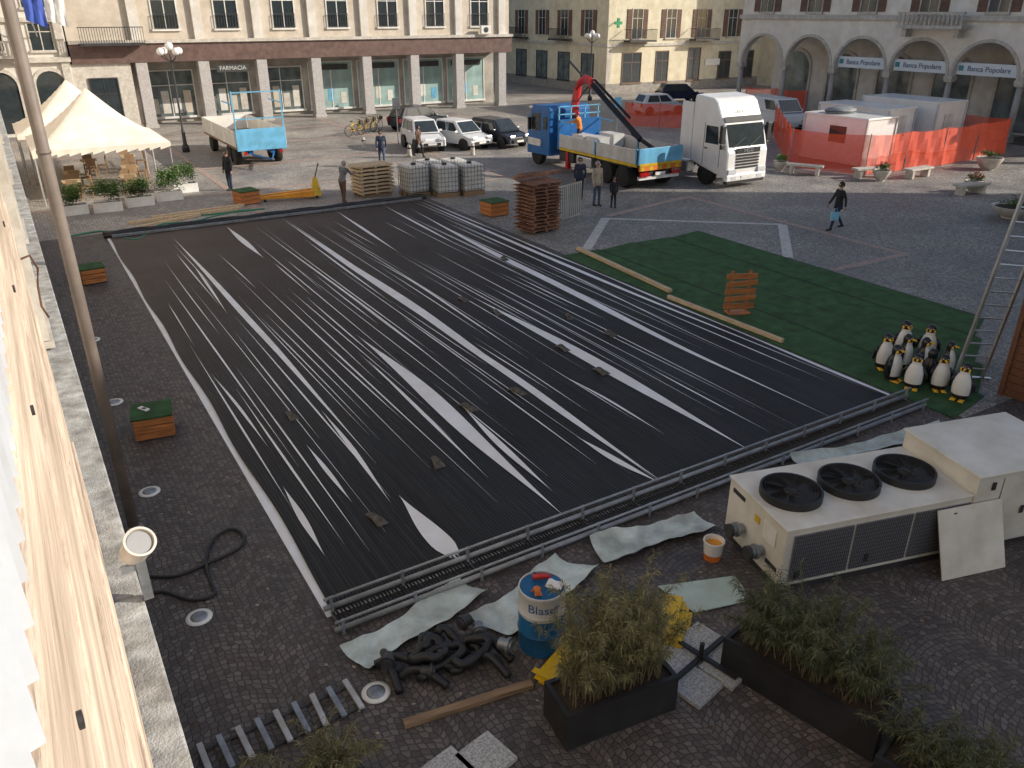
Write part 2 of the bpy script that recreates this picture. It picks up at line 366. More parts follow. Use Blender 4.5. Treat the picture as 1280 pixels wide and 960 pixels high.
# ================================================================= CARPET
carpet=thing('turf_carpet','dark green artificial turf carpet in long strips beside the rink','carpet',(0,0,0))
xs=[14.55,16.05,17.6,19.1,20.6]; ye=[(7.3,7.55),(7.7,8.5),(8.7,9.4),(9.6,10.2)]
for i in range(4):
    MB().slab([(xs[i]+.015,ye[i][0]),(xs[i+1]-.015,ye[i][1]),(xs[i+1]-.02,20.65+.12*(i%2)),(xs[i]+.015,20.7-.15*(i%2))],.006,.020+.006*(i%2)).build('strip',GREENT,carpet)
    MB().slab([(xs[i+1]-.04,ye[i][1]+.05),(xs[i+1]-.018,ye[i][1]+.05),(xs[i+1]-.022,20.6),(xs[i+1]-.045,20.6)],.0265,.031).build('seam',BLACK,carpet)
for (pa,pb,w,lab) in ((at(722,313),at(838,367),.14,'long timber beam lying along the rink edge at the far end of the green carpet'),(at(835,374),at(978,430),.1,'long timber beam between rink and green carpet, nearer the orange slatted board')):
    p0=Vector(pa);p1=Vector(pb);mid=(p0+p1)/2
    o=MB().rbox((0,0,.06),w,4.0,.1).build('timber_beam',WOODY,bev=.01,loc=(mid.x,mid.y,.02),rz=math.atan2(p1.y-p0.y,p1.x-p0.x)-pi/2); tag(o,lab,'beam'); o.scale=(1,(p1-p0).length/4,1)
bx,by=at(922,392)
sb=thing('slatted_board','orange slatted wooden board standing upright on the green carpet','board',(bx,by,.02),R(-20))
for i in range(5): MB().rbox((.0+.02*(i%2),0,.2+i*.2),.86,.04,.14,(0,R((-1)**i*1.5),0)).build('slat',ORWOOD,sb,bev=.005)
for sx in(-.25,.25): MB().box(sx-.035,sx+.035,.022,.06,0,1.14).build('post',ORWOOD,sb)
MB().box(-.3,.3,-.15,.2,0,.03).build('foot',ORWOOD,sb)
# ================================================================= BUILDINGS
def window(parent,x,z,w,h,mats,y=0,rz=0,loc=None,shut=None,depth=.1,mull=True,grille=False):
    fr,gl=mats; b=MB(); t=.08
    b.box(-w/2-t,-w/2,-.06,.02,-t,h+t); b.box(w/2,w/2+t,-.06,.02,-t,h+t); b.box(-w/2,w/2,-.06,.02,h,h+t); b.box(-w/2-t*1.8,w/2+t*1.8,-.14,.02,-t*1.8,-.001)
    if mull: b.box(-.03,.03,-.035,.02,0,h); b.box(-w/2,-.03,-.03,.02,h*.68,h*.68+.05); b.box(.03,w/2,-.03,.02,h*.68,h*.68+.05)
    o=b.build('window',fr,parent,loc=loc or (x,y,z),rz=rz)
    MB().box(-w/2,w/2,-.012,.012,0,h).build('pane',gl,o)
    if shut:
        for sx in(-1,1):
            s=MB(); x0=sx*(w/2+t+.02); x1=sx*(w/2+t+.02+w*.5); a_,b_=min(x0,x1),max(x0,x1)
            s.box(a_,b_,-.05,-.01,0,h)
            k=int(h/.12)
            for q in range(k): s.rbox(((a_+b_)/2,-.06,.06+q*h/k),(b_-a_)*.85,.03,.07,(.5,0,0))
            s.build('shutter',shut,o)
    if grille:
        g=MB(); 
        for q in range(9): g.box(-w/2+q*w/8-.012,-w/2+q*w/8+.012,-.2,-.176,0,.85)
        g.box(-w/2,w/2,-.21,-.17,.85,.89); g.box(-w/2,w/2,-.21,-.17,.02,.05); g.build('railing',DARK,o)
    return o
PL1=M('white_plaster',(.70,.68,.64),.85,var=.08,scale=1.5,dirt=.18)
PL2=M('yellow_plaster',(.72,.66,.5),.85,var=.08,scale=1.5,dirt=.2)
PL3=M('beige_plaster',(.60,.54,.46),.85,var=.08,scale=1.5,dirt=.2)
PL4=M('grey_plaster',(.42,.39,.36),.85,var=.1,scale=1.5,dirt=.2)
BRN=M('brown_marble',(.15,.095,.085),.45,var=.25,scale=3,dirt=.15)
GRAN=M('granite_column',(.42,.40,.39),.6,var=.2,scale=12)
SHUT=M('brown_shutter',(.18,.11,.08),.7,var=.2)
INT=M('shop_interior',(.38,.35,.31),.8,var=.3,scale=1)
DSG=M('dark_sign',(.06,.06,.062),.4)
SHOPD=M('shop_glass_dim',(.13,.16,.16),.1,var=.5,scale=1.3,spec=.8)
lb=thing('colonnade_building','long building with grey colonnade, brown marble band and white pilasters behind the parked cars','building',(8.7,61,0))
W_=3.94
MB().box(-4,28.4,2.6,12,0,4.14).build('shop_wall',INT,lb)
MB().box(-4,28.4,.05,12,5.3,13).build('wall',PL3,lb)
MB().box(-4,28.5,-.25,2.6,4.15,5.29).build('marble_band',BRN,lb)
MB().box(-4,28.55,-.4,.04,5.3,5.5).build('ledge',PSTONE,lb)
MB().box(-4,28.4,-.6,12,13.01,13.5).build('cornice',PSTONE,lb)
MB().box(-4.2,-.6,-.02,2.5,0,4.14).build('corner_wall',PSTONE,lb)
for i in range(8):
    x=.05+i*W_; MB().box(x-.36,x+.36,-.2,.5,.25,4.14).box(x-.42,x+.42,-.26,.56,0,.25).build('column',GRAN,lb,bev=.02)
    MB().box(x-.3,x+.3,-.2,.04,5.5,12.9).build('pilaster',PL1,lb)
for i in range(7):
    x=.05+(i+.5)*W_
    window(lb,x,6.15,1.5,2.5,(WHITE,GLASS),y=.05,grille=True)
    window(lb,x,9.8,1.5,2.2,(WHITE,GLASS),y=.05)
    if i in (3,4,5,6):
        o=window(lb,x,.35,3.4,3.3,(WHITE,SHOPG),y=2.58,mull=False)
        MB().box(-1.4,1.4,-.1,-.05,2.75,3.15).build('sign_board',DSG,o); MB().box(-.04,.04,-.05,.015,0,2.75).build('mullion',WHITE,o)
        for q in range(3): MB().box(-1.3+q*1.0,-.85+q*1.0,-.03,-.014,.3+.2*(q%2),1.1+.3*(q%2)).build('poster',[WHITE,LBLUE,CREAM][(q+i)%3],o)
    else:
        o=window(lb,x,.4,3.2,3.0,(WHITE,SHOPD),y=2.58)
        for q in range(4): MB().box(-1.4+q*.75,-.9+q*.75,-.035,-.014,.2,1.2+.5*(q%2)).build('display',[PSTONE,CREAM,WHITE,PL3][(q+i)%4],o)
window(lb,-2.4,.3,1.6,2.9,(DARK,GLASS),y=-.04)
sg=MB().box(.05+1.5*W_-1.1,.05+1.5*W_+1.1,.1,.16,3.35,3.85).build('sign_board',DSG,lb)
text('FARMACIA',.38,PLASTIC,sg,(.05+1.5*W_,.085,3.6),(pi/2,0,0))
b=MB().box(-3.4,.4,-1.15,-.41,5.2,5.35)
for q in range(26): b.box(-3.36+q*.148,-3.33+q*.148,-1.12,-1.09,5.35,6.25)
b.box(-3.4,.4,-1.14,-1.07,6.25,6.3).build('balcony',DARK,lb)
ac=MB().box(25.4,26.3,-.7,-.42,5.55,6.15).build('air_conditioner',WHITE,lb,bev=.03); MB().lathe([(.2,0),(.2,.02),(.05,.03)],n=14).build('fan_grille',DARK,ac,loc=(25.85,-.71,5.85)).rotation_euler=(pi/2,0,0)
wb=thing('white_building','ornate white building with arched portal behind the pale gazebo tents','building',(-9,60.9,0))
MB().box(0,13.6,0,10,0,13).build('wall',PL1,wb)
MB().box(0,13.65,-.3,0,4.3,4.6).build('cornice',PSTONE,wb)
MB().box(0,13.65,-.2,0,6.6,6.85).build('cornice',PSTONE,wb)
def arch(parent,x,z0,w,h,y,glass,fr):
    pts=[(x-w/2,z0),(x+w/2,z0),(x+w/2,z0+h-w/2)]+[(x+w/2*cos(a),z0+h-w/2+w/2*sin(a)) for a in [pi*k/12 for k in range(1,12)]]+[(x-w/2,z0+h-w/2)]
    n=len(pts); b=MB(); b.add([(px,y-.02,pz) for px,pz in pts],[tuple(range(n))]); o=b.build('arched_window',glass,parent)
    t=MB(); q=[(x+(px-x)*1.14,z0+(pz-z0)*1.06) for px,pz in pts]
    t.add([(px,y-.1,pz) for px,pz in pts]+[(px,y-.1,pz) for px,pz in q]+[(px,y,pz) for px,pz in q]+[(px,y,pz) for px,pz in pts],[(i,i+n,(i+1)%n+n,(i+1)%n) for i in range(n) if i!=0]+[(i+n,i+2*n,(i+1)%n+2*n,(i+1)%n+n) for i in range(n) if i]+[(i+3*n,i,(i+1)%n,(i+1)%n+3*n) for i in range(n) if i])
    t.build('arch_frame',fr,o)
for x in (2.5,6,9.6,12.3): arch(wb,x,.2,1.7,3.6,0,GLASS,PSTONE)
for x in (2.5,6,9.6,12.3): window(wb,x,5.0,1.2,1.5,(PSTONE,GLASS)); window(wb,x,7.4,1.3,2.3,(PSTONE,GLASS))
for x in (.3,4.2,7.8,11,13.3): MB().box(x-.22,x+.22,-.18,.0,4.6,6.6).box(x-.22,x+.22,-.18,0,0,4.29).build('pilaster',PSTONE,wb)
bb=MB().box(8.3,11,-1,-.3,4.6,4.75)
for q in range(10): bb.cyl((8.45+q*.27,-.9,4.75),(8.45+q*.27,-.9,5.45),.07,n=6)
bb.box(8.3,11,-1,-.8,5.45,5.58).build('balustrade',PSTONE,wb)
fl=thing('flag','blue and white flags hanging limp from a pole at the top left','flag',(2.9,58,0))
MB().cyl((.2,2.7,5.8),(-.3,-.2,8.9),.035).build('pole',ALU,fl)
def drape(x0,m,nm='cloth'):
    vs=[]
    for i in range(9):
        for j in range(7):
            vs.append((x0+i*.13,-.2+.12*sin(i*1.8+j*.3),8.5-j*.3-i*.05))
    MB().add(vs,[(i*7+j,i*7+j+1,(i+1)*7+j+1,(i+1)*7+j) for i in range(8) for j in range(6)]).build(nm,m,fl,True)
drape(-.3,M('flag_blue',(.05,.1,.42),.8)); drape(.8,M('flag_white',(.7,.7,.68),.8))
cb_=thing('corner_building','yellow plastered corner building with brown shutters and iron balconies behind the crane truck','building',(49.75,64.2,0))
MB().box(0,21,0,24,.9,14).build('wall',PL2,cb_); MB().box(-.05,21,-.05,24.05,0,.899).build('plinth',STONE,cb_)
MB().box(-.12,21,-.12,0,4.15,4.4).box(-.12,-.001,.0,24,4.15,4.4).build('string_course',PSTONE,cb_)
for k in range(12): MB().box(-.04,.5,-.04,.0,.95+k*.26,1.17+k*.26).build('quoin',PSTONE,cb_)
for x,w,h in ((3,2.2,2.6),(6.8,1.5,2.7),(11,1.5,2.9),(15.2,1.6,2.5),(18.5,1.6,2.5)): window(cb_,x,.95 if w>2 else .92,w,h,(SHUT,GLASS),y=0)
for x in (3.4,7.6,11.6,15.8,19.3):
    window(cb_,x,4.85,1.15,2.5,(PSTONE,GLASS),shut=SHUT); window(cb_,x,9,1.15,2.1,(PSTONE,GLASS),shut=SHUT)
for x in (3.4,11.6):
    b=MB().box(x-1.6,x+1.6,-1.1,0-.13,4.55,4.7)
    for q in range(24): b.box(x-1.58+q*.137,x-1.555+q*.137,-1.08,-1.05,4.7,5.6)
    b.box(x-1.6,x+1.6,-1.1,-1.04,5.6,5.65); b.box(x-1.6,x-1.55,-1.04,-.13,5.6,5.65); b.box(x+1.55,x+1.6,-1.04,-.13,5.6,5.65); b.build('balcony',DARK,cb_)
for y in (3,7,11,15,19.5):
    window(cb_,0,0,1.15,2.3,(PSTONE,GLASS),loc=(0,y,5.0),rz=-pi/2,shut=SHUT); window(cb_,0,0,1.15,2.1,(PSTONE,GLASS),loc=(0,y,9),rz=-pi/2,shut=SHUT)
    window(cb_,0,0,1.9,2.5,(DARK,SHOPD),loc=(0,y,.92),rz=-pi/2)
for y in (7,15):
    b=MB().box(-1.0,-.13,y-1.5,y+1.5,4.55,4.7)
    for q in range(22): b.box(-.98,-.95,y-1.48+q*.14,y-1.455+q*.14,4.7,5.6)
    b.box(-1.0,-.94,y-1.5,y+1.5,5.6,5.65).build('balcony',DARK,cb_)
GRN=M('cross_green',(.02,.3,.12),.4)
cr=MB().box(-.13,.13,-.06,.06,-.42,.42).box(-.42,-.131,-.06,.06,-.13,.13).box(.131,.42,-.06,.06,-.13,.13).build('pharmacy_cross',GRN,cb_,loc=(.6,-.7,6.2)); MB().box(-.03,.03,.06,.7,-.03,.03).build('bracket',DARK,cr)
MB().box(12.5,14.5,-.08,-.01,2.2,2.8).build('sign_board',WHITE,cb_)
se=thing('street_building','grey plastered building closing the narrow street between the two corner buildings','building',(30,92,0))
MB().box(0,22,0,12,0,15).build('wall',PL4,se)
for x in range(7):
    window(se,1.8+x*3,.4,1.7,2.6,(SHUT,GLASS)); window(se,1.8+x*3,4.6,1.1,2.2,(PSTONE,GLASS),shut=SHUT); window(se,1.8+x*3,8.6,1.1,2.2,(PSTONE,GLASS),shut=SHUT)
MB().box(0,22,-.15,0,3.8,4.1).build('string_course',PSTONE,se)
# right arcade building
rb=thing('arcade_building','pale building with round arched arcade and bank signs on the right of the square','building',(51.3,49.2,0),-pi/2)
ARW=M('arcade_plaster',(.84,.80,.73),.85,var=.06,scale=1.5,dirt=.15)
cols=[.2+4.4*i for i in range(8)]
aw=MB(); nA=20
for i in range(7):
    x0,x1=cols[i]+.2,cols[i+1]-.2; cx=(x0+x1)/2; r=(x1-x0)/2
    P=[(cx-r*cos(pi*k/nA),3.5+r*sin(pi*k/nA)) for k in range(nA+1)]
    for k in range(nA):
        (a0,b0),(a1,b1)=P[k],P[k+1]
        aw.add([(a0,0,b0),(a1,0,b1),(a1,0,6.6),(a0,0,6.6)],[(0,1,2,3)]); aw.add([(a0,0,b0),(a1,0,b1),(a1,.5,b1),(a0,.5,b0)],[(3,2,1,0)]); aw.add([(a0,.5,b0),(a1,.5,b1),(a1,.5,6.6),(a0,.5,6.6)],[(3,2,1,0)])
for c in cols: aw.box(c-.2,c+.2,0,.5,3.5,6.6)
aw.build('arch_wall',ARW,rb)
am=MB()
for i in range(7):
    x0,x1=cols[i]+.2,cols[i+1]-.2; cx=(x0+x1)/2; r=(x1-x0)/2
    for k in range(nA):
        t0,t1=pi*k/nA,pi*(k+1)/nA
        q=[(cx-rr*cos(t),-.05,3.5+rr*sin(t)) for t in(t0,t1) for rr in (r,min(r+.19,2.19))]
        am.add(q,[(0,2,3,1)]); am.add([q[1],q[3],(q[3][0],0,q[3][2]),(q[1][0],0,q[1][2])],[(0,1,2,3)]); am.add([q[0],q[2],(q[2][0],0,q[2][2]),(q[0][0],0,q[0][2])],[(3,2,1,0)])
am.build('arch_trim',PSTONE,rb)
for c in cols:
    o=MB().cyl((c,.25,.35),(c,.25,3.15),.2,.17,n=16).build('column',GRAN,rb,True)
    MB().box(c-.28,c+.28,-.03,.53,3.25,3.499).box(c-.24,c+.24,.01,.49,3.15,3.249).build('capital',PSTONE,o); MB().box(c-.28,c+.28,-.03,.53,0,.35).build('base',STONE,o)
MB().box(0,31.4,.55,4.2,6.0,6.1).build('ceiling',PL1,rb)
MB().box(0,31.4,4.2,12,0,6.6).build('shop_wall',PL1,rb)
MB().box(0,31.4,.02,12,6.6,9.2).build('wall',ARW,rb)
MB().box(-.1,31.5,-.25,.02,6.65,6.95).build('ledge',PSTONE,rb)
MB().box(-.3,31.7,-.5,12,9.2,9.5).build('cornice',PSTONE,rb)
for i in range(7):
    cx=(cols[i]+cols[i+1])/2
    arch(rb,cx,.1,2.6,4.2,4.19,SHOPD,PSTONE)
    window(rb,cx,7.15,1.2,1.9,(PSTONE,GLASS),y=.02,shut=SHUT)
bb=MB().box(cols[3]+.9,cols[4]+.9,-1.2,-.26,6.2,6.4)
for q in range(15): bb.lathe([(.05,0),(.09,.2),(.05,.45),(.07,.6)],(cols[3]+1.05+q*.293,-1.08,6.4),6)
bb.box(cols[3]+.9,cols[4]+.9,-1.2,-.95,7.0,7.15).box(cols[3]+1.2,cols[3]+1.5,-.9,-.26,5.7,6.2).box(cols[4]+.3,cols[4]+.6,-.9,-.26,5.7,6.2).build('balcony',PSTONE,rb)
SGN=M('sign_navy',(.05,.12,.2),.5); SBG=M('sign_pale_blue',(.72,.78,.82),.5,var=.03)
for i in (2,3,4):
    cx=(cols[i]+cols[i+1])/2
    s=MB().box(cx-1.85,cx+1.85,.2,.3,3.62,4.32).build('sign_board',SBG,rb); text('Banca Popolare',.43,SGN,s,(cx+.15,.18,3.98),(pi/2,0,0)); MB().box(cx-1.75,cx-1.45,.16,.2,3.85,4.15).build('logo',M('logo_teal',(.05,.25,.3),.5),s)
fe=thing('far_right_building','pale yellow building seen beyond the end of the arcade','building',(58,62,0))
MB().box(12,40,-4,20,0,14).build('wall',PL2,fe)
for x in range(5):
    window(fe,15+x*4,.9,1.6,2.5,(SHUT,GLASS),y=-4); window(fe,15+x*4,5,1.2,2.3,(PSTONE,GLASS),y=-4,shut=SHUT)
nb=thing('tall_building','tall plastered building on the near right side of the square','building',(38,9.3,0),-pi/2)
MB().box(0,55,0,13,0,23).build('wall',PL3,nb); MB().box(-.3,55,-.5,13.2,23.0,23.3).build('cornice',PSTONE,nb)
for x in range(13):
    for z in (1,5.5,10,14.5,19): window(nb,3+x*4,z,1.3,2.4,(PSTONE,GLASS),mull=False)
# ================================================================= CAMERA SIDE FACADE
PLL=M('sunlit_plaster',(.74,.68,.6),.85,var=.15,scale=4,dirt=.3,bump=.4,bs=60)
LEDGE=M('ledge_stone',(.42,.43,.43),.85,var=.35,scale=9,dirt=.4,bump=.6,bs=80)
OLDW=M('weathered_wood',(.86,.70,.56),.8,var=.16,scale=1.6,stretch=(6,.9,7),bump=.5,bs=7,dirt=.5)
fw=thing('facade_wall','sunlit plastered facade seen edge-on along the left of the photo','building',(0,0,0))
MB().box(-7,-.14,-14,58,0,4.05).build('lower_wall',PLL,fw); MB().box(-7,-.16,-14,58,4.2,15).build('wall',PLL,fw)
MB().box(-7,.085,-14,.2,4.051,4.199).build('stone_ledge',LEDGE,fw)
for i in range(24):
    y0=.2+i*2.0; MB().box(-.159,.1,y0+.006,y0+1.994,4.05,4.195).build('stone_ledge',LEDGE,fw,bev=.012)
for y in (8.5,13,18,24): 
    b=MB().box(-.155,-.05,y,y+.16,4.3,6.9).box(-.155,-.05,y+1.3,y+1.46,4.3,6.9).box(-.155,-.02,y,y+1.46,4.22,4.29).build('window_surround',PSTONE,fw)
sh=thing('wooden_shutter','weathered sunlit wooden shutter with peeling paint at the left edge of the photo','shutter',(0,0,0))
MB().box(-.145,-.05,.5,5.2,4.21,4.75).build('rail',OLDW,sh,bev=.008)
MB().box(-.145,-.066,.5,5.4,4.77,5.55).build('panel',OLDW,sh,bev=.01)
MB().box(-.145,-.076,.5,5.5,5.57,6.2).build('rail',OLDW,sh,bev=.008)
MB().box(-.145,-.082,.5,5.6,6.22,6.62).build('rail',OLDW,sh,bev=.008)
for i in range(9): MB().cyl((-.09,.9+i*.5,6.4-.9*(i%2)),(-.0755+.01*(i%2),.9+i*.5,6.4-.9*(i%2)),.012,n=10).build('nail_head',DARK,sh)
LVW=M('louvre_white',(.62,.66,.72),.6,var=.12,dirt=.2)
for k in range(34): MB().rbox((-.112,.55+k*.085,6.99),.05,.03,.72,(0,0,.35)).build('louvre',LVW,sh)
MB().box(-.155,-.14,.3,3.6,6.63,7.4).build('backing',M('louvre_shade',(.10,.13,.19),.7,var=.1),sh)
hk=MB().tube([(-.14,6.9,5.5),(-.03,6.95,5.52),(.0,7.0,5.4),(-.03,7.05,5.25),(-.04,7.0,5.1),(-.01,7.0,5.0)],.009,6)
tag(hk.build('shutter_hook',M('rusty_iron',(.12,.06,.04),.8,var=.4),None,True),'rusty curved iron shutter hook on the left facade','hook')
sp=thing('spotlight','round cream spotlight fixed on the edge of the stone ledge','lamp',(.125,4.12,4.55)); sp.scale=(.85,.85,.85)
a=MB().lathe([(.055,-.13),(.085,-.11),(.09,.05),(.1,.07),(.1,.1),(.085,.1),(.08,.07)],n=24).build('housing',M('lamp_cream',(.68,.67,.63),.45,dirt=.2),sp,2); a.rotation_euler=(R(38),R(18),0)
MB().lathe([(.078,.075),(.076,.08)],n=24).build('lens',M('lamp_lens',(.35,.36,.37),.15),a)
MB().box(-.12,.0,-.02,.02,-.16,-.12).box(-.03,.03,-.03,.03,-.4,-.1).build('bracket',STEEL,sp)
pole=thing('metal_pole','tall thin brown metal pole rising in front of the left facade','pole',(.38,11.7,0))
POLE=M('brown_pole',(.24,.20,.175),.6,var=.2,scale=2,dirt=.3)
MB().cyl((0,0,0),(0,0,9.5),.082,.072,n=20).build('shaft',POLE,pole,True)
MB().cyl((0,0,5.6),(0,0,5.64),.085,n=20).build('clamp',POLE,pole,True)
MB().lathe([(.14,0),(.14,.03),(.09,.08)],n=20).build('base',POLE,pole,True)
def smooth_path(P,n=8):
    P=[Vector(p) for p in P];o=[]
    for i in range(len(P)-1):
        a=P[max(i-1,0)];b=P[i];c=P[i+1];d=P[min(i+2,len(P)-1)]
        for k in range(n):
            t=k/n; o.append(.5*((2*b)+(c-a)*t+(2*a-5*b+4*c-d)*t*t+(3*b-a-3*c+d)*t**3))
    return o+[P[-1]]
pts=[(*at(u,v),.03) for u,v in [(178,722),(220,722),(262,705),(298,688),(305,672),(290,663),(268,675),(258,700),(262,725),(268,745),(240,752),(205,742),(185,745)]]
tag(MB().tube(smooth_path(pts),.024,7).build('black_cable',BLACK,None,True),'black cable looped on the setts left of the rink','cable')
# ================================================================= STREET LAMPS
def lamp(loc,label,hh=5.6):
    t=thing('street_lamp',label,'street lamp',loc,0,'street lamps with white globes')
    MB().lathe([(.2,0),(.2,.3),(.11,.45),(.09,1.2),(.06,1.3),(.05,hh-.6),(.06,hh-.5)],n=12).build('post',DARK,t,True)
    ar=MB()
    for k in range(4):
        a=k*pi/2+.4; ar.tube([(0,0,hh-.9),(.3*cos(a),.3*sin(a),hh-.75),(.55*cos(a),.55*sin(a),hh-.55)],.025,6)
    ar.build('arms',DARK,t,True)
    for k in range(4):
        a=k*pi/2+.4; MB().ball((.55*cos(a),.55*sin(a),hh-.35),.2,n=14).build('globe',LAMPW,t,True)
    MB().ball((0,0,hh-.1),.22,n=14).build('globe',LAMPW,t,True)
    return t
lamp(at(233,190),'ornate street lamp with white globes left of the blue trailer')
x_,y_=6.9*CA+75*SA,-6.9*SA+75*CA
lamp((x_,y_),'ornate street lamp with white globes behind the crane truck')
# ================================================================= WHEELS / CARS
def wheel(parent,x,y,r,w=.2,dual=False):
    o=MB().lathe([(r*.62,-w/2),(r*.93,-w/2),(r,-w*.35),(r,w*.35),(r*.93,w/2),(r*.62,w/2)],n=22).build('wheel',TYRE,parent,2)
    o.location=(x,y,r); o.rotation_euler=(0,pi/2,0)
    q=MB().lathe([(r*.63,-w*.38),(r*.63,w*.38),(r*.2,w*.44),(.02,w*.44)],n=16).lathe([(.02,-w*.44),(r*.2,-w*.44),(r*.63,-w*.38)],n=16)
    q.build('rim',CHROME,o)
def car(name,loc,rz,paint,label,cat='car',L_=3.9,Wd=1.68,Hh=1.5,suv=False,van=False,group='cars parked before the colonnade'):
    t=thing(name,label,cat,loc,rz,group); h=.30 if not suv else .36
    w2=Wd/2; bl_=.92 if not suv else 1.02
    if van: bl_=1.25
    hood=.95 if not van else .55
    prof=[(0,h),(0,h+.35),(.06,bl_-.2),(hood,bl_-.02),(hood+.05,bl_),(L_-.25,bl_),(L_-.05,bl_-.05),(L_,h+.3),(L_-.04,h)]
    b=MB()
    n=len(prof); vs=[]
    for x,ins in ((-w2+.1,0),(-w2,.06),(w2,.06),(w2-.1,0)):
        for y,z in prof:
            yy=y+(ins if y<L_/2 else -ins); zz=z-(ins*.6 if z>bl_-.3 else 0)
            vs.append((x,yy,zz))
    fs=[tuple(range(n))[::-1],tuple(range(3*n,4*n))]
    for q in range(3):
        for i in range(n): fs.append((q*n+i,q*n+(i+1)%n,(q+1)*n+(i+1)%n,(q+1)*n+i))
    b.add(vs,fs); b.build('body',paint,t,bev=.03)
    y0,y1=hood-.1,L_-.12; ty0,ty1=hood+.65,L_-.5
    if suv: ty0,ty1=hood+.45,L_-.3
    if van: ty0,ty1=hood+.6,L_-.05;y1=L_-.02
    wb_,wt=w2-.07,w2-.2
    if van: wt=w2-.12
    zt=Hh; B_=bl_-.03
    gv=[(-wb_,y0,B_),(wb_,y0,B_),(wb_,y1,B_),(-wb_,y1,B_),(-wt,ty0,zt),(wt,ty0,zt),(wt,ty1,zt),(-wt,ty1,zt)]
    MB().add(gv,[(4,5,6,7),(0,1,5,4),(1,2,6,5),(2,3,7,6),(3,0,4,7)]).build('cabin',paint,t,bev=.04)
    def lerp(a,b,t_): return Vector(a)+(Vector(b)-Vector(a))*t_
    def pane(i0,i1,i2,i3,a0,a1,b0,b1,nm,off):
        p=lambda s_,t_: lerp(lerp(gv[i0],gv[i1],s_),lerp(gv[i3],gv[i2],s_),t_)+Vector(off)
        MB().add([p(a0,b0),p(a1,b0),p(a1,b1),p(a0,b1)],[(0,1,2,3)]).build(nm,GLASS,t)
    pane(0,1,5,4,.06,.94,.08,.9,'windscreen',(0,-.025,.01))
    pane(2,3,7,6,.1,.9,.15,.88,'rear_window',(0,.025,.01))
    for (i,j,k,l,of) in ((1,2,6,5,.025),(3,0,4,7,-.025)):
        pr=[(.12,.46),(.5,.88)] if i==1 else [(.12,.5),(.54,.88)]
        if van: pr=[(.08,.35)] if i==1 else [(.65,.92)]
        for a0,a1 in pr: pane(i,j,k,l,a0,a1,.12,.86,'side_window',(of,0,0))
    for sx in (-1,1):
        MB().rbox((sx*(w2-.28),.015,h+.40),.34,.1,.15).build('headlight',HEADL,t,bev=.02)
        MB().rbox((sx*(w2-.14),L_-.02,h+.42),.16,.08,.25).build('tail_light',TAILR,t)
        MB().rbox((sx*(w2+.08),hood+.25,bl_+.06),.16,.08,.12).build('mirror',paint,t,bev=.02)
        r=.31 if not suv else .35
        for y in (.72,L_-.68):
            wheel(t,sx*(w2-.09),y,r)
            MB().lathe([(r+.05,-.02),(r+.05,.0)],n=20).build('wheel_arch',BLACK,t,loc=(sx*(w2+.0),y,r)).rotation_euler=(0,pi/2,0)
    MB().rbox((0,-.012,h+.12),Wd*.6,.05,.16).build('grille',BLACK,t); MB().rbox((0,-.04,h+.14),.5,.02,.11).build('number_plate',WHITE,t)
    return t
PW=M('car_white',(.75,.76,.77),.25,var=.02); PD=M('car_dark',(.03,.035,.045),.25,var=.1); PB=M('car_navy',(.02,.03,.07),.25,var=.1)
car('parked_car',at(541,192),R(-8),PW,'white boxy small off-road car, leftmost of the parked cars',suv=True,L_=3.6,Hh=1.66,Wd=1.65)
car('parked_car',at(603,188),R(12),PW,'white hatchback parked right of the white off-road car',L_=3.8)
x,y=at(604,162); car('parked_car',(x-1.6,y+3),R(100),PD,'dark hatchback parked sideways behind the white hatchback')
car('parked_car',at(650,186),R(10),PD,'black car beside the cab of the blue crane truck',L_=4.0)
car('parked_car',at(850,141),R(80),PW,'white car behind the crane truck and red mesh fence',group='cars at the far right')
x,y=at(992,166); car('parked_van',(x,y),R(-12),PW,'white van parked behind the white lorry cab','van',L_=4.8,Wd=1.9,Hh=2.0,van=True,group=None)
x,y=at(905,130); car('parked_car',(x,y+3),R(70),PB,'dark blue car beyond the white lorry cab',group='cars at the far right')
# ================================================================= TRAILER
p=at(300,210); tr=thing('flatbed_trailer','white-sided flatbed trailer with light blue end board left of the parked cars','trailer',(p[0],p[1],0),0)
MB().box(0,2.5,0,7.4,.85,.97).build('floor',WOOD,tr)
MB().box(.6,.8,.1,7.3,.6,.85).box(1.7,1.9,.1,7.3,.6,.85).build('chassis',BLUE,tr)
for k in range(3):
    y0=.06+k*2.45
    for x in (-.04,2.5): 
        b=MB().box(x,x+.04,y0,y0+2.4,.98,1.75)
        for q in range(5): b.box(x-.012,x+.052,y0+.1+q*.52,y0+.14+q*.52,.98,1.75)
        b.build('side_board',WHITE,tr)
MB().box(.0,2.5,-.05,0,.8,1.85).build('end_board',LBLUE,tr,bev=.01); MB().box(0,2.5,7.4,7.45,.97,1.75).build('end_board',WHITE,tr)
fr=MB()
for x in (.03,2.44): fr.box(x,x+.06,.01,.07,.97,3.65)
for z in (2.3,3.55): fr.box(.09,2.44,.01,.07,z,z+.05)
for x in (.03,2.44): fr.box(x,x+.06,.07,2.2,3.0,3.05)
fr.build('headboard_frame',LBLUE,tr)
for x in (.2,2.3):
    for y in (1.1,2.2,6.2): wheel(tr,x,y,.45,.3)
MB().box(-.03,.35,.55,2.75,.93,.97).build('mudguard',BLACK,tr); MB().box(2.15,2.53,.55,2.75,.93,.97).build('mudguard',BLACK,tr)
MB().tube([(.7,0,.6),(1.25,-1.6,.55),(1.8,0,.6)],.05,6).build('drawbar',BLUE,tr)
for x in (.3,2.1): MB().box(x,x+.16,-.07,-.055,.6,.75).build('tail_light',TAILR,tr)
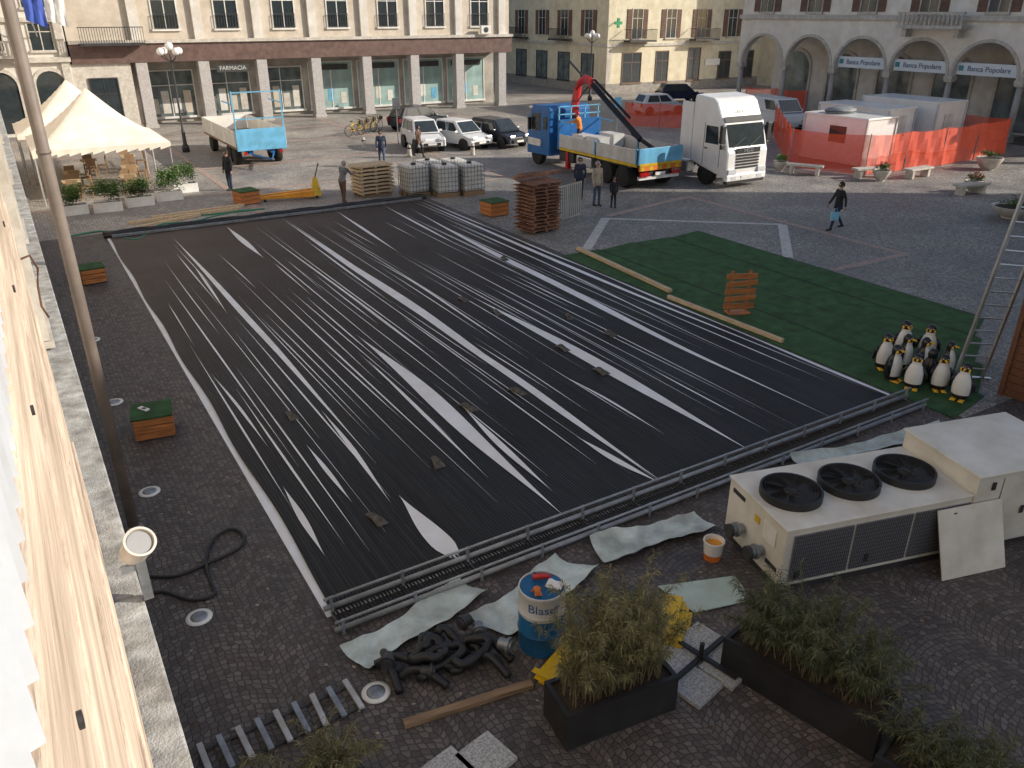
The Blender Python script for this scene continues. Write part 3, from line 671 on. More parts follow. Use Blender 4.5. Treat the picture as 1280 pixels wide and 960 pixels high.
# ================================================================= CRANE TRUCK
p=at(795,240); ct=thing('crane_truck','blue crane lorry with grey dropside bed and folded red crane','truck',(p[0]+.1,p[1]+.1,0),0)
GREYB=M('bed_grey',(.62,.62,.62),.45,var=.08,dirt=.25)
MB().box(0,2.5,0,6.0,1.0,1.14).build('bed_floor',DARK,ct); MB().box(.7,.9,0,8.6,.6,.99).box(1.6,1.8,0,8.6,.6,.99).build('chassis',DARK,ct)
for k in range(2):
    for x in (-.045,2.5):
        b=MB().box(x,x+.045,.06+k*2.97,2.98+k*2.97,1.15,1.75); 
        for q in range(3): b.box(x-.01,x+.055,.06+k*2.97,2.98+k*2.97,1.28+q*.15,1.31+q*.15)
        b.build('side_board',GREYB,ct)
        MB().box(x-.012,x+.05,.06+k*2.97,2.98+k*2.97,1.02,1.14).build('side_stripe',YEL,ct)
        MB().box(x-.02,x+.06,.06+k*2.97,.16+k*2.97,1.15,1.8).build('side_post',LBLUE,ct)
MB().box(0,2.5,-.05,0,1.1,1.8).build('tailboard',LBLUE,ct,bev=.01); MB().box(.05,2.45,-.065,-.05,1.05,1.16).build('reflective_strip',YEL,ct)
MB().box(.05,2.45,-.08,.0,.85,1.04).build('rear_stripe',ORG,ct)
for k in range(5): MB().box(.1+k*.5,.3+k*.5,-.084,-.08,.86,1.03).build('hazard_block',YEL,ct)
for x in (.1,1.9): MB().box(x,x+.5,-.1,-.02,.6,.78).build('tail_light',TAILR,ct); 
MB().box(.1,2.4,-.02,.1,.45,.58).build('rear_bumper',WHITE,ct); MB().box(.95,1.5,-.11,-.06,.62,.76).build('number_plate',WHITE,ct)
MB().box(-.02,2.52,6.05,6.12,1.0,2.4).build('bulkhead',BLUE,ct)
c_=MB(); prof=[(6.95,.55),(6.95,2.75),(7.15,2.95),(8.5,2.9),(8.72,2.5),(8.95,1.75),(9.0,1.0),(9.0,.5)]
c_.prism(prof,.02,2.48).build('cab',BLUE,ct,bev=.05)
MB().add([(.15,8.76,2.47),(2.35,8.76,2.47),(2.35,8.985,1.72),(.15,8.985,1.72)],[(0,1,2,3)]).build('windscreen',GLASS,ct)
for x in (.005,2.495): MB().add([(x,7.75,1.7),(x,8.72,1.65),(x,8.5,2.5),(x,7.75,2.55)],[(0,1,2,3)]).build('side_window',GLASS,ct); 
for x in (.0,2.5): MB().box(x-.01,x+.01,7.15,7.5,1.8,2.4).build('rear_side_window',GLASS,ct)
MB().box(.1,2.4,9.0,9.08,.5,.9).build('front_bumper',DARK,ct); 
for x in (.2,1.95): MB().box(x,x+.35,9.08,9.1,.6,.8).build('headlight',HEADL,ct)
MB().box(.1,2.4,8.55,8.95,2.72,2.78).build('sun_visor',WHITE,ct)
for x in (-.2,2.55): MB().box(x,x+.15,8.5,8.62,1.7,2.3).build('mirror',BLACK,ct)
for x in (-.012,2.512): MB().box(x-.004,x+.004,7.7,8.85,.95,1.3).build('door_stripe',WHITE,ct)
for y,dd in ((8.1,0),(2.2,1),(1.0,1)):
    for x in (.2,2.3): wheel(ct,x,y,.5,.32 if not dd else .5)
MB().box(-.03,.4,.4,2.85,.94,.99).build('mudguard',BLACK,ct); MB().box(2.1,2.53,.4,2.85,.94,.99).build('mudguard',BLACK,ct)
MB().box(.0,.5,3.4,4.6,.45,.95).build('fuel_tank',ALU,ct,bev=.06); MB().box(0,.45,4.8,6.0,.5,.95).build('tool_box',DARK,ct,bev=.02)
MB().cyl((1.25,6.5,.9),(1.25,6.5,2.6),.22,.18,n=12).box(.3,2.2,6.3,6.7,.95,1.3).build('crane_base',DARK,ct,2)
MB().tube([(1.25,6.5,2.5),(1.25,6.55,3.1),(1.35,6.5,3.7),(1.3,6.3,4.05)],[.2,.2,.19,.15],8).build('crane_mast',RED,ct,2)
MB().tube([(1.3,6.35,4.0),(1.35,5.9,4.25),(1.35,5.5,4.15),(1.35,5.3,3.9)],[.17,.19,.19,.15],8).build('crane_elbow',RED,ct,2)
b=MB(); b.tube([(1.35,5.5,4.1),(1.4,1.6,1.9)],.16,4); b.tube([(1.4,5.2,4.2),(1.45,2.5,2.75)],.08,4); b.tube([(1.4,2.2,2.1),(1.45,.5,1.55)],.1,4); b.build('crane_boom',BLACK,ct)
MB().tube([(1.2,7.1,5.0),(1.32,6.0,4.3),(1.4,5.2,4.2)],.05,6).build('crane_cylinder',DARK,ct)
MB().tube([(1.1,6.5,3.2),(1.0,6.0,3.2),(1.1,5.6,3.7),(1.3,5.4,4.0)],.03,6).build('hydraulic_hose',BLACK,ct,True)
fr=MB()
for x in (.05,.75,1.6,2.4): fr.box(x-.03,x+.03,6.14,6.2,1.0,3.0)
for z in (2.2,2.6,2.96): fr.box(-.02,2.52,6.14,6.2,z,z+.05)
for x in (.05,2.4): fr.box(x-.02,x+.02,5.0,6.04,2.3,2.35)
fr.build('headboard_rack',LBLUE,ct)
for x in (-.05,2.35): MB().box(x,x+.2,5.2,5.4,.25,1.0).box(x-.05,x+.25,5.15,5.45,.2,.25).build('stabiliser',RED,ct)
text('IVECO',.28,WHITE,ct,(-.02,8.0,1.13),(pi/2,0,-pi/2))
for i,(x,y,s_) in enumerate([(.4,3.4,1.0),(.3,4.5,.9),(1.75,4.0,1.1)]):
    q=thing('cargo_crate',['grey crate on the crane truck bed, nearest its tailboard','grey crate on the crane truck bed by the rack','large grey crate on the far side of the crane truck bed'][i],'crate',(ct.location.x+x,ct.location.y+y,1.145),0)
    MB().box(0,.65,0,s_,.1,.62).build('box',PLASTIC,q,bev=.02); MB().box(0,.65,.02,.12,0,.1).box(0,.65,s_-.12,s_-.02,0,.1).build('skid',WOOD,q); MB().box(-.01,.66,-.01,s_+.01,.62,.68).build('lid',GREYB,q)
# ================================================================= WHITE TRACTOR
p=at(905,237); wt=thing('lorry_tractor','tall white lorry tractor unit facing the square beside the crane truck','truck',(p[0],p[1],0),0)
prof=[(0.05,.42),(0,.8),(.02,1.55),(.1,1.75),(.42,2.75),(.62,3.0),(.95,3.6),(1.15,3.75),(2.3,3.85),(2.35,3.6),(2.35,1.0),(1.9,.85)]
MB().prism([(y,z) for y,z in prof],.0,2.5).build('cab',CABW,wt,bev=.09)
def front(y0,z0,y1,z1,x0,x1,nm,mt,off=.012):
    d=Vector((y1-y0,z1-z0)).normalized(); nx,nz=-d.y*off,d.x*off
    MB().add([(x0,y0+nx,z0+nz),(x1,y0+nx,z0+nz),(x1,y1+nx,z1+nz),(x0,y1+nx,z1+nz)],[(0,1,2,3)]).build(nm,mt,wt)
front(.105,1.78,.40,2.70,.14,2.36,'windscreen',GLASS)
front(.43,2.77,.6,2.98,.1,2.4,'sun_visor',BLACK,.05)
g=MB()
for k in range(5): g.box(.55,1.95,-.03,.03,.85+k*.13,.93+k*.13)
g.build('grille',BLACK,wt)
MB().box(.5,2.0,-.01,.02,1.5,1.72).build('badge_panel',BLACK,wt); text('IVECO',.2,CHROME,wt,(1.25,-.02,1.61),(pi/2,0,0))
MB().box(.02,2.48,-.06,.2,.32,.62).build('bumper',CABW,wt,bev=.05); MB().box(.1,2.4,-.02,.2,.2,.33).build('lower_skirt',BLACK,wt)
for x in (.08,1.92): MB().box(x,x+.5,-.07,.02,.62,.84).build('headlight',HEADL,wt,bev=.02)
for x in (.3,1.9): MB().box(x,x+.3,-.075,-.05,.4,.52).build('fog_light',HEADL,wt)
MB().box(.9,1.6,-.08,-.06,.42,.54).build('number_plate',WHITE,wt)
MB().tube([(.35,.06,1.75),(1.2,.2,2.15)],.012,5).build('wiper',BLACK,wt); MB().tube([(1.35,.06,1.75),(2.15,.2,2.15)],.012,5).build('wiper',BLACK,wt)
for x in (-.006,2.506):
    MB().add([(x,.62,1.85),(x,1.45,1.85),(x,1.45,2.6),(x,.72,2.6)],[(0,1,2,3)]).build('side_window',GLASS,wt)
    MB().box(x-.004,x+.004,.5,.52,.9,2.7).box(x-.004,x+.004,1.52,1.54,.9,2.7).build('door_seam',BLACK,wt); MB().box(x-.02,x+.02,1.3,1.45,1.6,1.66).build('door_handle',BLACK,wt)
for x in (-.28,2.53): MB().box(x,x+.25,.2,.36,1.95,2.7).box(x+.05,x+.2,.22,.34,1.7,1.9).build('mirror',BLACK,wt,bev=.03)
text('IVECO',.22,M('decal_grey',(.2,.22,.25),.5),wt,(1.25,.62,3.2),(R(60),0,0))
MB().box(.75,.95,1.5,6.0,.65,.95).box(1.55,1.75,1.5,6.0,.65,.95).build('chassis',DARK,wt)
for y,d in ((1.35,0),(4.9,1)):
    for x in (.2,2.3): wheel(wt,x,y,.5,.32 if not d else .55)
for x in (0,2.15): 
    MB().tube([(x+.17,.8,.75),(x+.17,1.0,1.02),(x+.17,1.35,1.1),(x+.17,1.7,1.02),(x+.17,1.95,.75)],.06,6).build('wheel_arch',BLACK,wt)
MB().box(-.0,.5,2.5,3.9,.35,.95).build('fuel_tank',ALU,wt,bev=.08); MB().box(2.0,2.5,2.5,3.9,.35,.95).build('fuel_tank',ALU,wt,bev=.08)
MB().box(.0,.06,2.36,3.1,1.0,3.5).build('air_deflector',CABW,wt,bev=.02); MB().box(2.44,2.5,2.36,3.1,1.0,3.5).build('air_deflector',CABW,wt,bev=.02)
MB().lathe([(.45,0),(.45,.06),(.1,.08)],(1.25,4.8,.96),14).build('coupling_plate',DARK,wt)
MB().box(.0,.6,4.3,5.5,1.06,1.1).build('mudguard',BLACK,wt); MB().box(1.9,2.5,4.3,5.5,1.06,1.1).build('mudguard',BLACK,wt)
# ================================================================= CONTAINERS, FENCE
def cabin(x,y,w,l,h,label,door=True):
    t=thing('site_cabin',label,'container',(x,y,0),0,'white site cabins behind the red mesh fence')
    MB().box(.05,w-.05,.05,l-.05,.12,h-.1).build('wall_panels',CABW,t)
    MB().box(0,w,0,l,h-.1,h).build('roof',CABW,t,bev=.02); MB().box(0,w,0,l,0,.12).build('base_frame',STEEL,t)
    for xx in (0,w-.1):
        for yy in (0,l-.1): MB().box(xx-.003,xx+.103,yy-.003,yy+.103,.121,h-.101).build('corner_post',PLASTIC,t)
    if door: d=MB().box(.8,1.6,.01,.035,.2,2.1).build('door',PLASTIC,t); MB().box(1.48,1.54,-.04,.01,1.05,1.15).build('handle',DARK,d)
    w_=MB().box(.02,.045,1.2,2.2,1.1,1.9).build('window',GLASS,t)
cabin(36.3,25.8,2.4,3.9,2.4,'nearest white site cabin behind the red mesh fence',False)
cabin(40.2,27.4,2.4,4.6,2.5,'middle white site cabin with grey door behind red mesh fence')
cabin(43.2,26.6,2.7,4.8,2.75,'rightmost white site cabin near the arcade')
tk=thing('covered_tank','grey rounded covered bundle resting on the roof of the nearest site cabin','bundle',(37.4,28.3,2.4))
MB().lathe([(.75,0),(.85,.08),(.8,.2),(.5,.3),(.05,.33)],n=18,sx=1.1,sy=.8).build('cover',M('tarp_grey',(.22,.24,.25),.6,var=.2,bump=.5,bs=4),tk,True)
MB().lathe([(.87,.1),(.88,.14)],n=18,sx=1.1,sy=.8).build('strap',DARK,tk,True)
FNC=mesh_mat('red_mesh',(.85,.09,.025),.05,.42)
def fence(P,label,h=1.9,posts=True):
    t=thing('mesh_fence',label,'fence',(P[0][0],P[0][1],0),0)
    O=Vector((P[0][0],P[0][1]))
    for i in range(len(P)-1):
        a=Vector(P[i])-O;b=Vector(P[i+1])-O;n=max(1,int((b-a).length/2.2)); ang=math.atan2((b-a).y,(b-a).x)
        for k in range(n):
            q=a+(b-a)*k/n; ln=(b-a).length/n
            vs=[];m_=8; ph=rnd(0,6)
            for s_ in range(m_+1):
                for z in (0.05,.5,1.0,1.5,h): vs.append((ln*s_/m_,.05*sin(s_*1.9+z*2+ph),z-.09*sin(pi*s_/m_)*(z/h)))
            MB().add(vs,[(s_*5+j,(s_+1)*5+j,(s_+1)*5+j+1,s_*5+j+1) for s_ in range(m_) for j in range(4)]).build('mesh_panel',FNC,t,loc=(q.x,q.y,0),rz=ang)
            MB().cyl((q.x,q.y,0),(q.x,q.y,h+.05),.025,n=8).build('post',STEEL,t)
    q=Vector(P[-1])-O; MB().cyl((q.x,q.y,0),(q.x,q.y,h+.05),.025,n=8).build('post',STEEL,t)
fence([(at(966,170)[0],at(966,170)[1]),(33.6,28.0),at(1080,220),(40.5,24.2),(47,24.6),(47.5,31)],'long red plastic mesh fence around the white site cabins')
fence([at(780,158),at(868,162)],'short red mesh fence behind the crane truck bed',1.6)
fence([at(930,136),at(1005,142)],'red mesh fence beyond the white van',1.7)
# ================================================================= GAZEBOS
CANV=M('cream_canvas',(.86,.80,.70),.8,var=.05,dirt=.08)
def gazebo(x,y,w,l,label):
    t=thing('gazebo_tent',label,'tent',(x,y,0),0,'pale gazebo tents over the cafe terrace')
    n=10; vs=[];fs=[]
    def zz(a,b): 
        d=max(abs(a),abs(b)); return 2.15+2.0*(1-d)**1.35+.12*(1-d)
    for j in range(n*2+1):
        for i in range(n*2+1):
            a=i/n-1;b_=j/n-1; vs.append((w/2+a*w/2,l/2+b_*l/2,zz(a,b_)))
    m=2*n+1
    for j in range(2*n):
        for i in range(2*n): fs.append((j*m+i,j*m+i+1,(j+1)*m+i+1,(j+1)*m+i))
    MB().add(vs,fs).build('canopy',CANV,t,True)
    val=MB()
    for k in range(24):
        for (fx) in (0,1):
            a,b_=k/24,(k+1)/24; sag=.06 if k%2 else .0
            val.add([(a*w,fx*l,2.15),(b_*w,fx*l,2.15),(b_*w,fx*l,1.93+sag),(a*w,fx*l,1.87+sag)],[(0,1,2,3)])
            val.add([(fx*w,a*l,2.15),(fx*w,b_*l,2.15),(fx*w,b_*l,1.93+sag),(fx*w,a*l,1.87+sag)],[(0,1,2,3)])
    val.build('valance',CANV,t)
    for px in (.06,w-.06):
        for py in (.06,l-.06): MB().cyl((px,py,0),(px,py,2.14),.035,n=8).build('post',ALU,t)
    MB().cyl((w/2,l/2,4.1),(w/2,l/2,4.4),.03,n=6).build('finial',ALU,t)
gazebo(.8,37.6,5.2,5.2,'nearest pale cream gazebo tent with pointed roof over the cafe terrace')
gazebo(.5,43.0,5.2,5.2,'second pale cream gazebo tent behind the nearest one')
TL='small square wooden cafe table standing under the pale gazebo tents'; CL='pale wooden cafe chair drawn up to a table under the gazebo tents'
tb=thing('cafe_table',TL,'table',(2,38.7),0,'cafe tables under the tents')
MB().box(-.35,.35,-.35,.35,.71,.75).build('tabletop',WOODY,tb,bev=.005); MB().cyl((0,0,.03),(0,0,.71),.03).build('leg',DARK,tb); MB().box(-.2,.2,-.2,.2,0,.03).build('base',DARK,tb)
ch=thing('cafe_chair',CL,'chair',(2,38),0,'cafe chairs under the tents')
CHW=M('chair_wood',(.32,.2,.11),.7,var=.2)
MB().box(-.21,.21,-.21,.21,.42,.46).build('seat',CHW,ch,bev=.005); MB().box(-.21,.21,.19,.22,.55,.9).build('backrest',CHW,ch)
for sx in(-.19,.19):
    MB().box(sx-.02,sx+.02,-.2,-.16,0,.42).build('leg',CHW,ch); MB().box(sx-.02,sx+.02,.17,.21,0,.86).build('leg',CHW,ch)
k=0
for (x,y) in [(2,38.7),(4.2,38.8),(2.2,41),(4.6,41.2),(3.2,44),(5.0,44.5)]:
    if k: dup(tb,(x,y))
    for q,(dx,dy,r) in enumerate([(0,.55,0),(0,-.55,pi),(.55,0,-pi/2)]):
        if k==0 and q==0: ch.location=(x+dx,y+dy,0)
        else: dup(ch,(x+dx,y+dy,0),r+rnd(-.2,.2))
    k+=1
# ================================================================= VEGETATION
LF=[M('leaf_dark',(.07,.075,.03),.6,var=.3,scale=5),M('leaf_mid',(.15,.15,.065),.6,var=.3,scale=5),M('leaf_olive',(.27,.23,.11),.6,var=.3,scale=5)]
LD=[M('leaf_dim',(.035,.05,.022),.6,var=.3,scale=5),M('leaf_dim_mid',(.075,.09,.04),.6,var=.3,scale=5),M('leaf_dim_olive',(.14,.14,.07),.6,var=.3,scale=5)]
LG=[M('leaf_green_a',(.03,.08,.015),.6),M('leaf_green_b',(.08,.16,.03),.6),M('leaf_green_c',(.15,.22,.06),.6)]
def leaves(c,rad,n,ln,wd,up=.5,clumps=14,fill=.35):
    b=MB(); cl=[]
    for i in range(clumps):
        a=rnd(0,2*pi); r=math.sqrt(rnd(0,1)); cl.append(Vector((c[0]+rad[0]*r*.8*cos(a),c[1]+rad[1]*r*.8*sin(a),c[2]+rnd(-.55,.75)*rad[2]*(1-.45*r))))
    for i in range(n):
        k=random.choice(cl); s=fill
        p=k+Vector((random.gauss(0,rad[0]*s*.6),random.gauss(0,rad[1]*s*.6),random.gauss(0,rad[2]*s*.6)))
        if p.z<.05: p.z=.1
        d=Vector((random.gauss(0,1),random.gauss(0,1),random.gauss(up,.6))).normalized()
        w=d.cross(Vector((random.gauss(0,1),random.gauss(0,1),random.gauss(0,1)))).normalized()*wd*rnd(.6,1.2)
        l=ln*rnd(.6,1.3); q=p+d*l*.5; e=p+d*l+Vector((0,0,-l*.25))
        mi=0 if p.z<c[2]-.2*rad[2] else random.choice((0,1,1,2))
        b.add([p,q+w,e,q-w],[(0,1,2,3)],mi)
    return b
SOIL=M('soil',(.04,.028,.02),.95,bump=.8,bs=20)
def planter_box(t,w,l,h,mat,th=.04):
    b=MB().box(-w/2,w/2,-l/2,-l/2+th,0,h).box(-w/2,w/2,l/2-th,l/2,0,h).box(-w/2,-w/2+th,-l/2+th,l/2-th,0,h).box(w/2-th,w/2,-l/2+th,l/2-th,0,h).box(-w/2+th,w/2-th,-l/2+th,l/2-th,0,.04)
    b.build('planter',mat,t); MB().box(-w/2+th,w/2-th,-l/2+th,l/2-th,.04,h-.05).build('soil',SOIL,t)
for i,(u,v_) in enumerate([(93,268),(136,264),(176,257),(212,250),(232,240)]):
    x,y=at(u,v_); t=thing('hedge_planter',['leftmost white planter trough with green shrubs before the tents','second white planter trough with shrubs from the left','third white planter trough with shrubs from the left','fourth white planter trough with shrubs from the left','rightmost white planter trough with shrubs by the tent corner'][i],'planter',(x,y),rnd(-.05,.05),'white hedge planters before the tents')
    planter_box(t,1.05,.42,.38,WHITE)
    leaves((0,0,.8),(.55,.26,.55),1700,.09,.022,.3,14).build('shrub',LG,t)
BP=M('planter_black',(.022,.022,.025),.55,var=.3,dirt=.2)
def frond_bush(t,w,l,h,n,mats,stems=70,z0=.42):
    st=MB(); lf=MB()
    for i in range(stems):
        a=rnd(-w*.42,w*.42);bq=rnd(-l*.32,l*.32)
        ang=rnd(0,6.3); out=rnd(.05,.42); hh=h*rnd(.5,1.15)*(1-.25*abs(a)/(w*.5))
        P=[Vector((a,bq,z0)),Vector((a+out*.25*cos(ang),bq+out*.25*sin(ang),z0+hh*.4)),Vector((a+out*.7*cos(ang),bq+out*.7*sin(ang),z0+hh*.78)),Vector((a+out*1.25*cos(ang),bq+out*1.25*sin(ang),z0+hh))]
        Q=smooth_path(P,5); st.tube(Q,[.006*(1-k/len(Q))+.0015 for k in range(len(Q))],4)
        for k in range(n//stems):
            f=rnd(.15,1)**.8; j=min(len(Q)-2,int(f*(len(Q)-1))); p=Q[j].lerp(Q[j+1],rnd(0,1))
            dd=(Q[j+1]-Q[j]).normalized()
            d=(dd*rnd(.2,1)+Vector((random.gauss(0,.7),random.gauss(0,.7),random.gauss(-.1,.5)))).normalized()
            wv=d.cross(Vector((random.gauss(0,1),random.gauss(0,1),random.gauss(0,1)))).normalized()*rnd(.002,.005)
            ln=rnd(.06,.14); q=p+d*ln*.5; e=p+d*ln+Vector((0,0,-ln*.4))
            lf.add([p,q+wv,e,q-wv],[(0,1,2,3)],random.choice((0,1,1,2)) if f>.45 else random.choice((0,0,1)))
    st.build('stems',M('stem_brown',(.16,.13,.07),.8),t); lf.build('foliage',mats,t)
def big_planter(c,w,l,rz,label,h,n,mats,ph=.5,stems=70):
    t=thing('shrub_planter',label,'planter',(c[0],c[1],0),rz); planter_box(t,w,l,ph,BP,.05)
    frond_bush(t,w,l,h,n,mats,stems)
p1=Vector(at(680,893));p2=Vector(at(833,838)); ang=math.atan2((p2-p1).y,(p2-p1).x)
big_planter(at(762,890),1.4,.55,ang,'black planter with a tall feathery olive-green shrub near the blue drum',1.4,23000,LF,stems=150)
q1=Vector(at(960,868));q2=Vector(at(1075,938)); ang=math.atan2((q2-q1).y,(q2-q1).x)
m_=(q1+q2)/2
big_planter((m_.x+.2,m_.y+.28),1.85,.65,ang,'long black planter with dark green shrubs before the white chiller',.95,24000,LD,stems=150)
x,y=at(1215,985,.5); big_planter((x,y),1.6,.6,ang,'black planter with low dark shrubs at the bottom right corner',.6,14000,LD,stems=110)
x,y=at(385,985,.6); big_planter((x,y),1.1,.5,.3,'black planter with sparse olive shrub at the bottom edge',.6,9000,LF,stems=80)
# ================================================================= CHILLER
cl=thing('chiller','white industrial chiller with three black roof fans at the right','chiller',(7.6,5.5,0),R(-15))
CL_,CW_,CH_=3.0,1.42,1.02
MB().box(0,CL_,0,CW_,.12,CH_).build('casing',CREAM,cl,bev=.012); MB().box(.03,CL_+1.9,.03,CW_-.03,0,.119).build('skid',DARK,cl)
MB().box(-.02,CL_,-.02,CW_+.02,CH_,CH_+.035).build('top_panel',CREAM,cl,bev=.01)
COIL=M('coil_grey',(.24,.25,.28),.5,metal=.3,var=.15,scale=60)
for i in range(3):
    x0=.12+i*.96
    MB().box(x0,x0+.92,-.022,-.004,.2,CH_-.08).build('coil_grille',COIL,cl)
    b=MB()
    for k in range(30): b.box(x0+.01+k*.0305,x0+.0145+k*.0305,-.03,-.022,.2,CH_-.08)
    for k in range(12): b.box(x0,x0+.92,-.034,-.031,.22+k*.062,.2245+k*.062)
    b.build('guard_wires',DARK,cl)
for i in range(3):
    cx,cy=.52+i*.95,.72
    f=MB().lathe([(.43,0),(.43,.11),(.40,.11),(.40,.01)],(0,0,0),32).build('fan',BLACK,cl,2,loc=(cx,cy,CH_+.036))
    bl_=MB()
    for k in range(7):
        a=2*pi*k/7+i*.3; n_=4; vs=[]
        for q in range(n_+1):
            r=.09+.3*q/n_; 
            for s_,z in ((-.28,.015),(.28,.07)):
                vs.append((r*cos(a+s_+q*.05),r*sin(a+s_+q*.05),z))
        bl_.add(vs,[(2*q,2*q+1,2*q+3,2*q+2) for q in range(n_)])
    bl_.build('blades',BLACK,f); MB().lathe([(.1,0),(.1,.09),(.03,.1)],n=16).build('hub',BLACK,f,True)
    gd=MB()
    for r in (.08,.12,.16,.2,.24,.28,.32,.36,.4):
        gd.tube([(r*cos(2*pi*k/28),r*sin(2*pi*k/28),.118) for k in range(29)],.003,4)
    for k in range(8): gd.tube([(0.05*cos(k*pi/4),.05*sin(k*pi/4),.122),(.42*cos(k*pi/4),.42*sin(k*pi/4),.116)],.003,4)
    gd.build('guard',BLACK,f)
MB().box(CL_+.005,CL_+1.9,-.02,CW_+.02,.12,1.32).build('control_cabinet',CREAM,cl,bev=.015)
MB().box(CL_-.02,CL_+1.95,-.05,CW_+.05,1.32,1.36).build('cabinet_roof',CREAM,cl,bev=.01)
for x in (.45,1.2): MB().box(CL_+x,CL_+x+.01,-.026,-.02,.2,1.25).build('seam',DARK,cl)
for y,z in ((.95,.45),(.45,.42)):
    v_=MB().cyl((-.02,y,z),(-.22,y,z),.075,n=16).cyl((-.1,y,z),(-.14,y,z),.11,n=16).build('pipe_stub',STEEL,cl,2); MB().cyl((-.2,y,z),(-.26,y,z),.1,n=16).build('coupling',DARK,v_,2)
MB().box(-.012,-.002,.2,.5,.62,.9).build('label_plate',WHITE,cl); MB().box(-.012,-.002,.6,.72,.74,.84).build('warning_label',YEL,cl)
MB().box(-.015,.0,.1,.35,.3,.36).box(-.015,0,1.0,1.3,.86,.92).build('slot',DARK,cl)
for x,z in ((.2,.25),(1.3,.3),(CL_+.25,1.1),(CL_+.9,.6)): MB().box(x,x+.06,-.045,-.03,z,z+.12).build('latch',DARK,cl)
ca,sa_=cos(R(-15)),sin(R(-15)); lx,ly=2.35,-.42
pn=thing('loose_panel','pale metal panel leaning against the front of the chiller','panel',(7.6+lx*ca-ly*sa_,5.5+lx*sa_+ly*ca,0),R(-15))
MB().rbox((.56,.19,.47),1.1,.02,1.0,(R(-21),0,0)).build('sheet',CREAM,pn,bev=.004)
MB().rbox((.3,.34,.86),.05,.03,.02,(R(-21),0,0)).build('clip',DARK,pn)
bk=thing('bucket','orange and white plastic bucket beside the chiller','bucket',at(890,697),0)
MB().lathe([(.12,0),(.13,.1),(.145,.28),(.155,.29),(.155,.31),(.135,.31),(.11,.03)],n=24,mf=lambda i,k:0 if i<1 else 1).build('pail',[ORG,WHITE],bk,2)
MB().lathe([(.13,.24),(.02,.25)],n=20).build('contents',YORG,bk); MB().tube([(-.15,0,.29),(-.1,.05,.2),(0,.16,.14),(.1,.08,.2),(.15,0,.29)],.004,5).build('handle',DARK,bk)
# ================================================================= DRUM
dr=thing('blue_drum','blue and white oil drum standing between the hoses and the shrub planter','drum',at(676,803),0)
DB=M('drum_blue',(.02,.14,.34),.35,var=.1,dirt=.3)
MB().lathe([(.28,0),(.29,.02),(.285,.04),(.285,.28),(.297,.30),(.285,.32),(.285,.55),(.285,.57),(.297,.60),(.285,.63),(.285,.86),(.292,.88),(.285,.9),(.27,.9),(.27,.88)],n=36,mf=lambda i,k:1 if i>=6 else 0).build('barrel',[DB,PLASTIC],dr,2)
MB().lathe([(.27,.876),(.02,.878)],n=30).build('lid',PLASTIC,dr)
tx=text('Blaser',.17,M('text_blue',(.02,.08,.3),.5),dr,(0,0,0),(0,0,0),ext=.001)
for v_ in tx.data.vertices:
    a=-pi/2-YAW+.08+v_.co.x/.288 ; z=.74+v_.co.y; r=.288+max(0,v_.co.z)
    v_.co=(r*cos(a),r*sin(a),z)
for i,(nm,lab,dx,dy,m_) in enumerate([('red_tool','red power tool lying on top of the blue drum',.05,.1,RED),('work_glove','orange work glove lying on the blue drum lid',-.1,-.05,ORG),('rag','crumpled pale rag lying on the blue drum lid',.12,-.1,WHITE)]):
    x,y=dr.location.x+dx,dr.location.y+dy
    t=thing(nm,lab,nm.split('_')[-1],(x,y,.9),rnd(0,3))
    if i==0: MB().tube([(-.12,0,.04),(0,0,.05),(.1,.02,.05)],[.03,.04,.035],8).build('body',m_,t,True); MB().tube([(.05,0,.04),(.07,-.1,.02)],.02,6).build('handle',BLACK,t,True)
    elif i==1:
        b=MB().ball((0,0,.02),.05,.06,.02)
        for k in range(4): b.tube([(-.03+.02*k,.04,.02),(-.035+.024*k,.12,.015)],.01,5)
        b.tube([(.04,0,.02),(.08,.03,.015)],.011,5); b.build('glove',m_,t,True)
    else:
        vs=[(a*.04-.1,b*.04-.08,.02+.02*random.random()) for a in range(6) for b in range(5)]; MB().add(vs,[(a*5+b,a*5+b+1,(a+1)*5+b+1,(a+1)*5+b) for a in range(5) for b in range(4)]).build('cloth',m_,t,True)
# ================================================================= LOOSE SHEETS
FIB=M('fibre_sheet',(.58,.66,.64),.5,var=.25,scale=3,dirt=.45,bump=.4,bs=12)
def crumple(px,label,amp=.06,roll=.12):
    P=[Vector(at(*p)) for p in px]
    a,b_,c_,d=P; n,m=34,12; vs=[]; ph=rnd(0,6)
    for i in range(n+1):
        for j in range(m+1):
            s,t_=i/n,j/m; p=(a*(1-s)+b_*s)*(1-t_)+(d*(1-s)+c_*s)*t_
            z=.02+amp*(.5+.5*sin(s*7+ph+t_*2))*(.6+.4*sin(t_*5+s*4))+roll*(abs(t_-.5)*2)**4*(.6+.4*sin(s*5+ph))+.012*sin(s*31+t_*9+ph)
            p=p+Vector((.03*sin(s*11+ph),.03*sin(s*9+t_*3+ph)))
            vs.append((p.x,p.y,z+rnd(0,.008)))
    o=MB().add(vs,[(i*(m+1)+j,(i+1)*(m+1)+j,(i+1)*(m+1)+j+1,i*(m+1)+j+1) for i in range(n) for j in range(m)]).build('plastic_sheet',FIB,None,True)
    return tag(o,label,'sheet')
crumple([(424,824),(572,728),(612,745),(462,842)],'long pale sheet lying at the near left corner of the header pipes',.05)
crumple([(585,784),(692,700),(750,714),(640,800)],'crumpled pale sheet behind the blue drum')
crumple([(736,682),(868,644),(896,662),(755,712)],'crumpled pale sheet lying left of the orange bucket')
crumple([(985,578),(1170,532),(1200,540),(1010,590)],'pale sheet between the header pipes and the chiller',.04)
gp=[Vector(at(*p)) for p in [(822,735),(918,722),(940,752),(868,768)]]
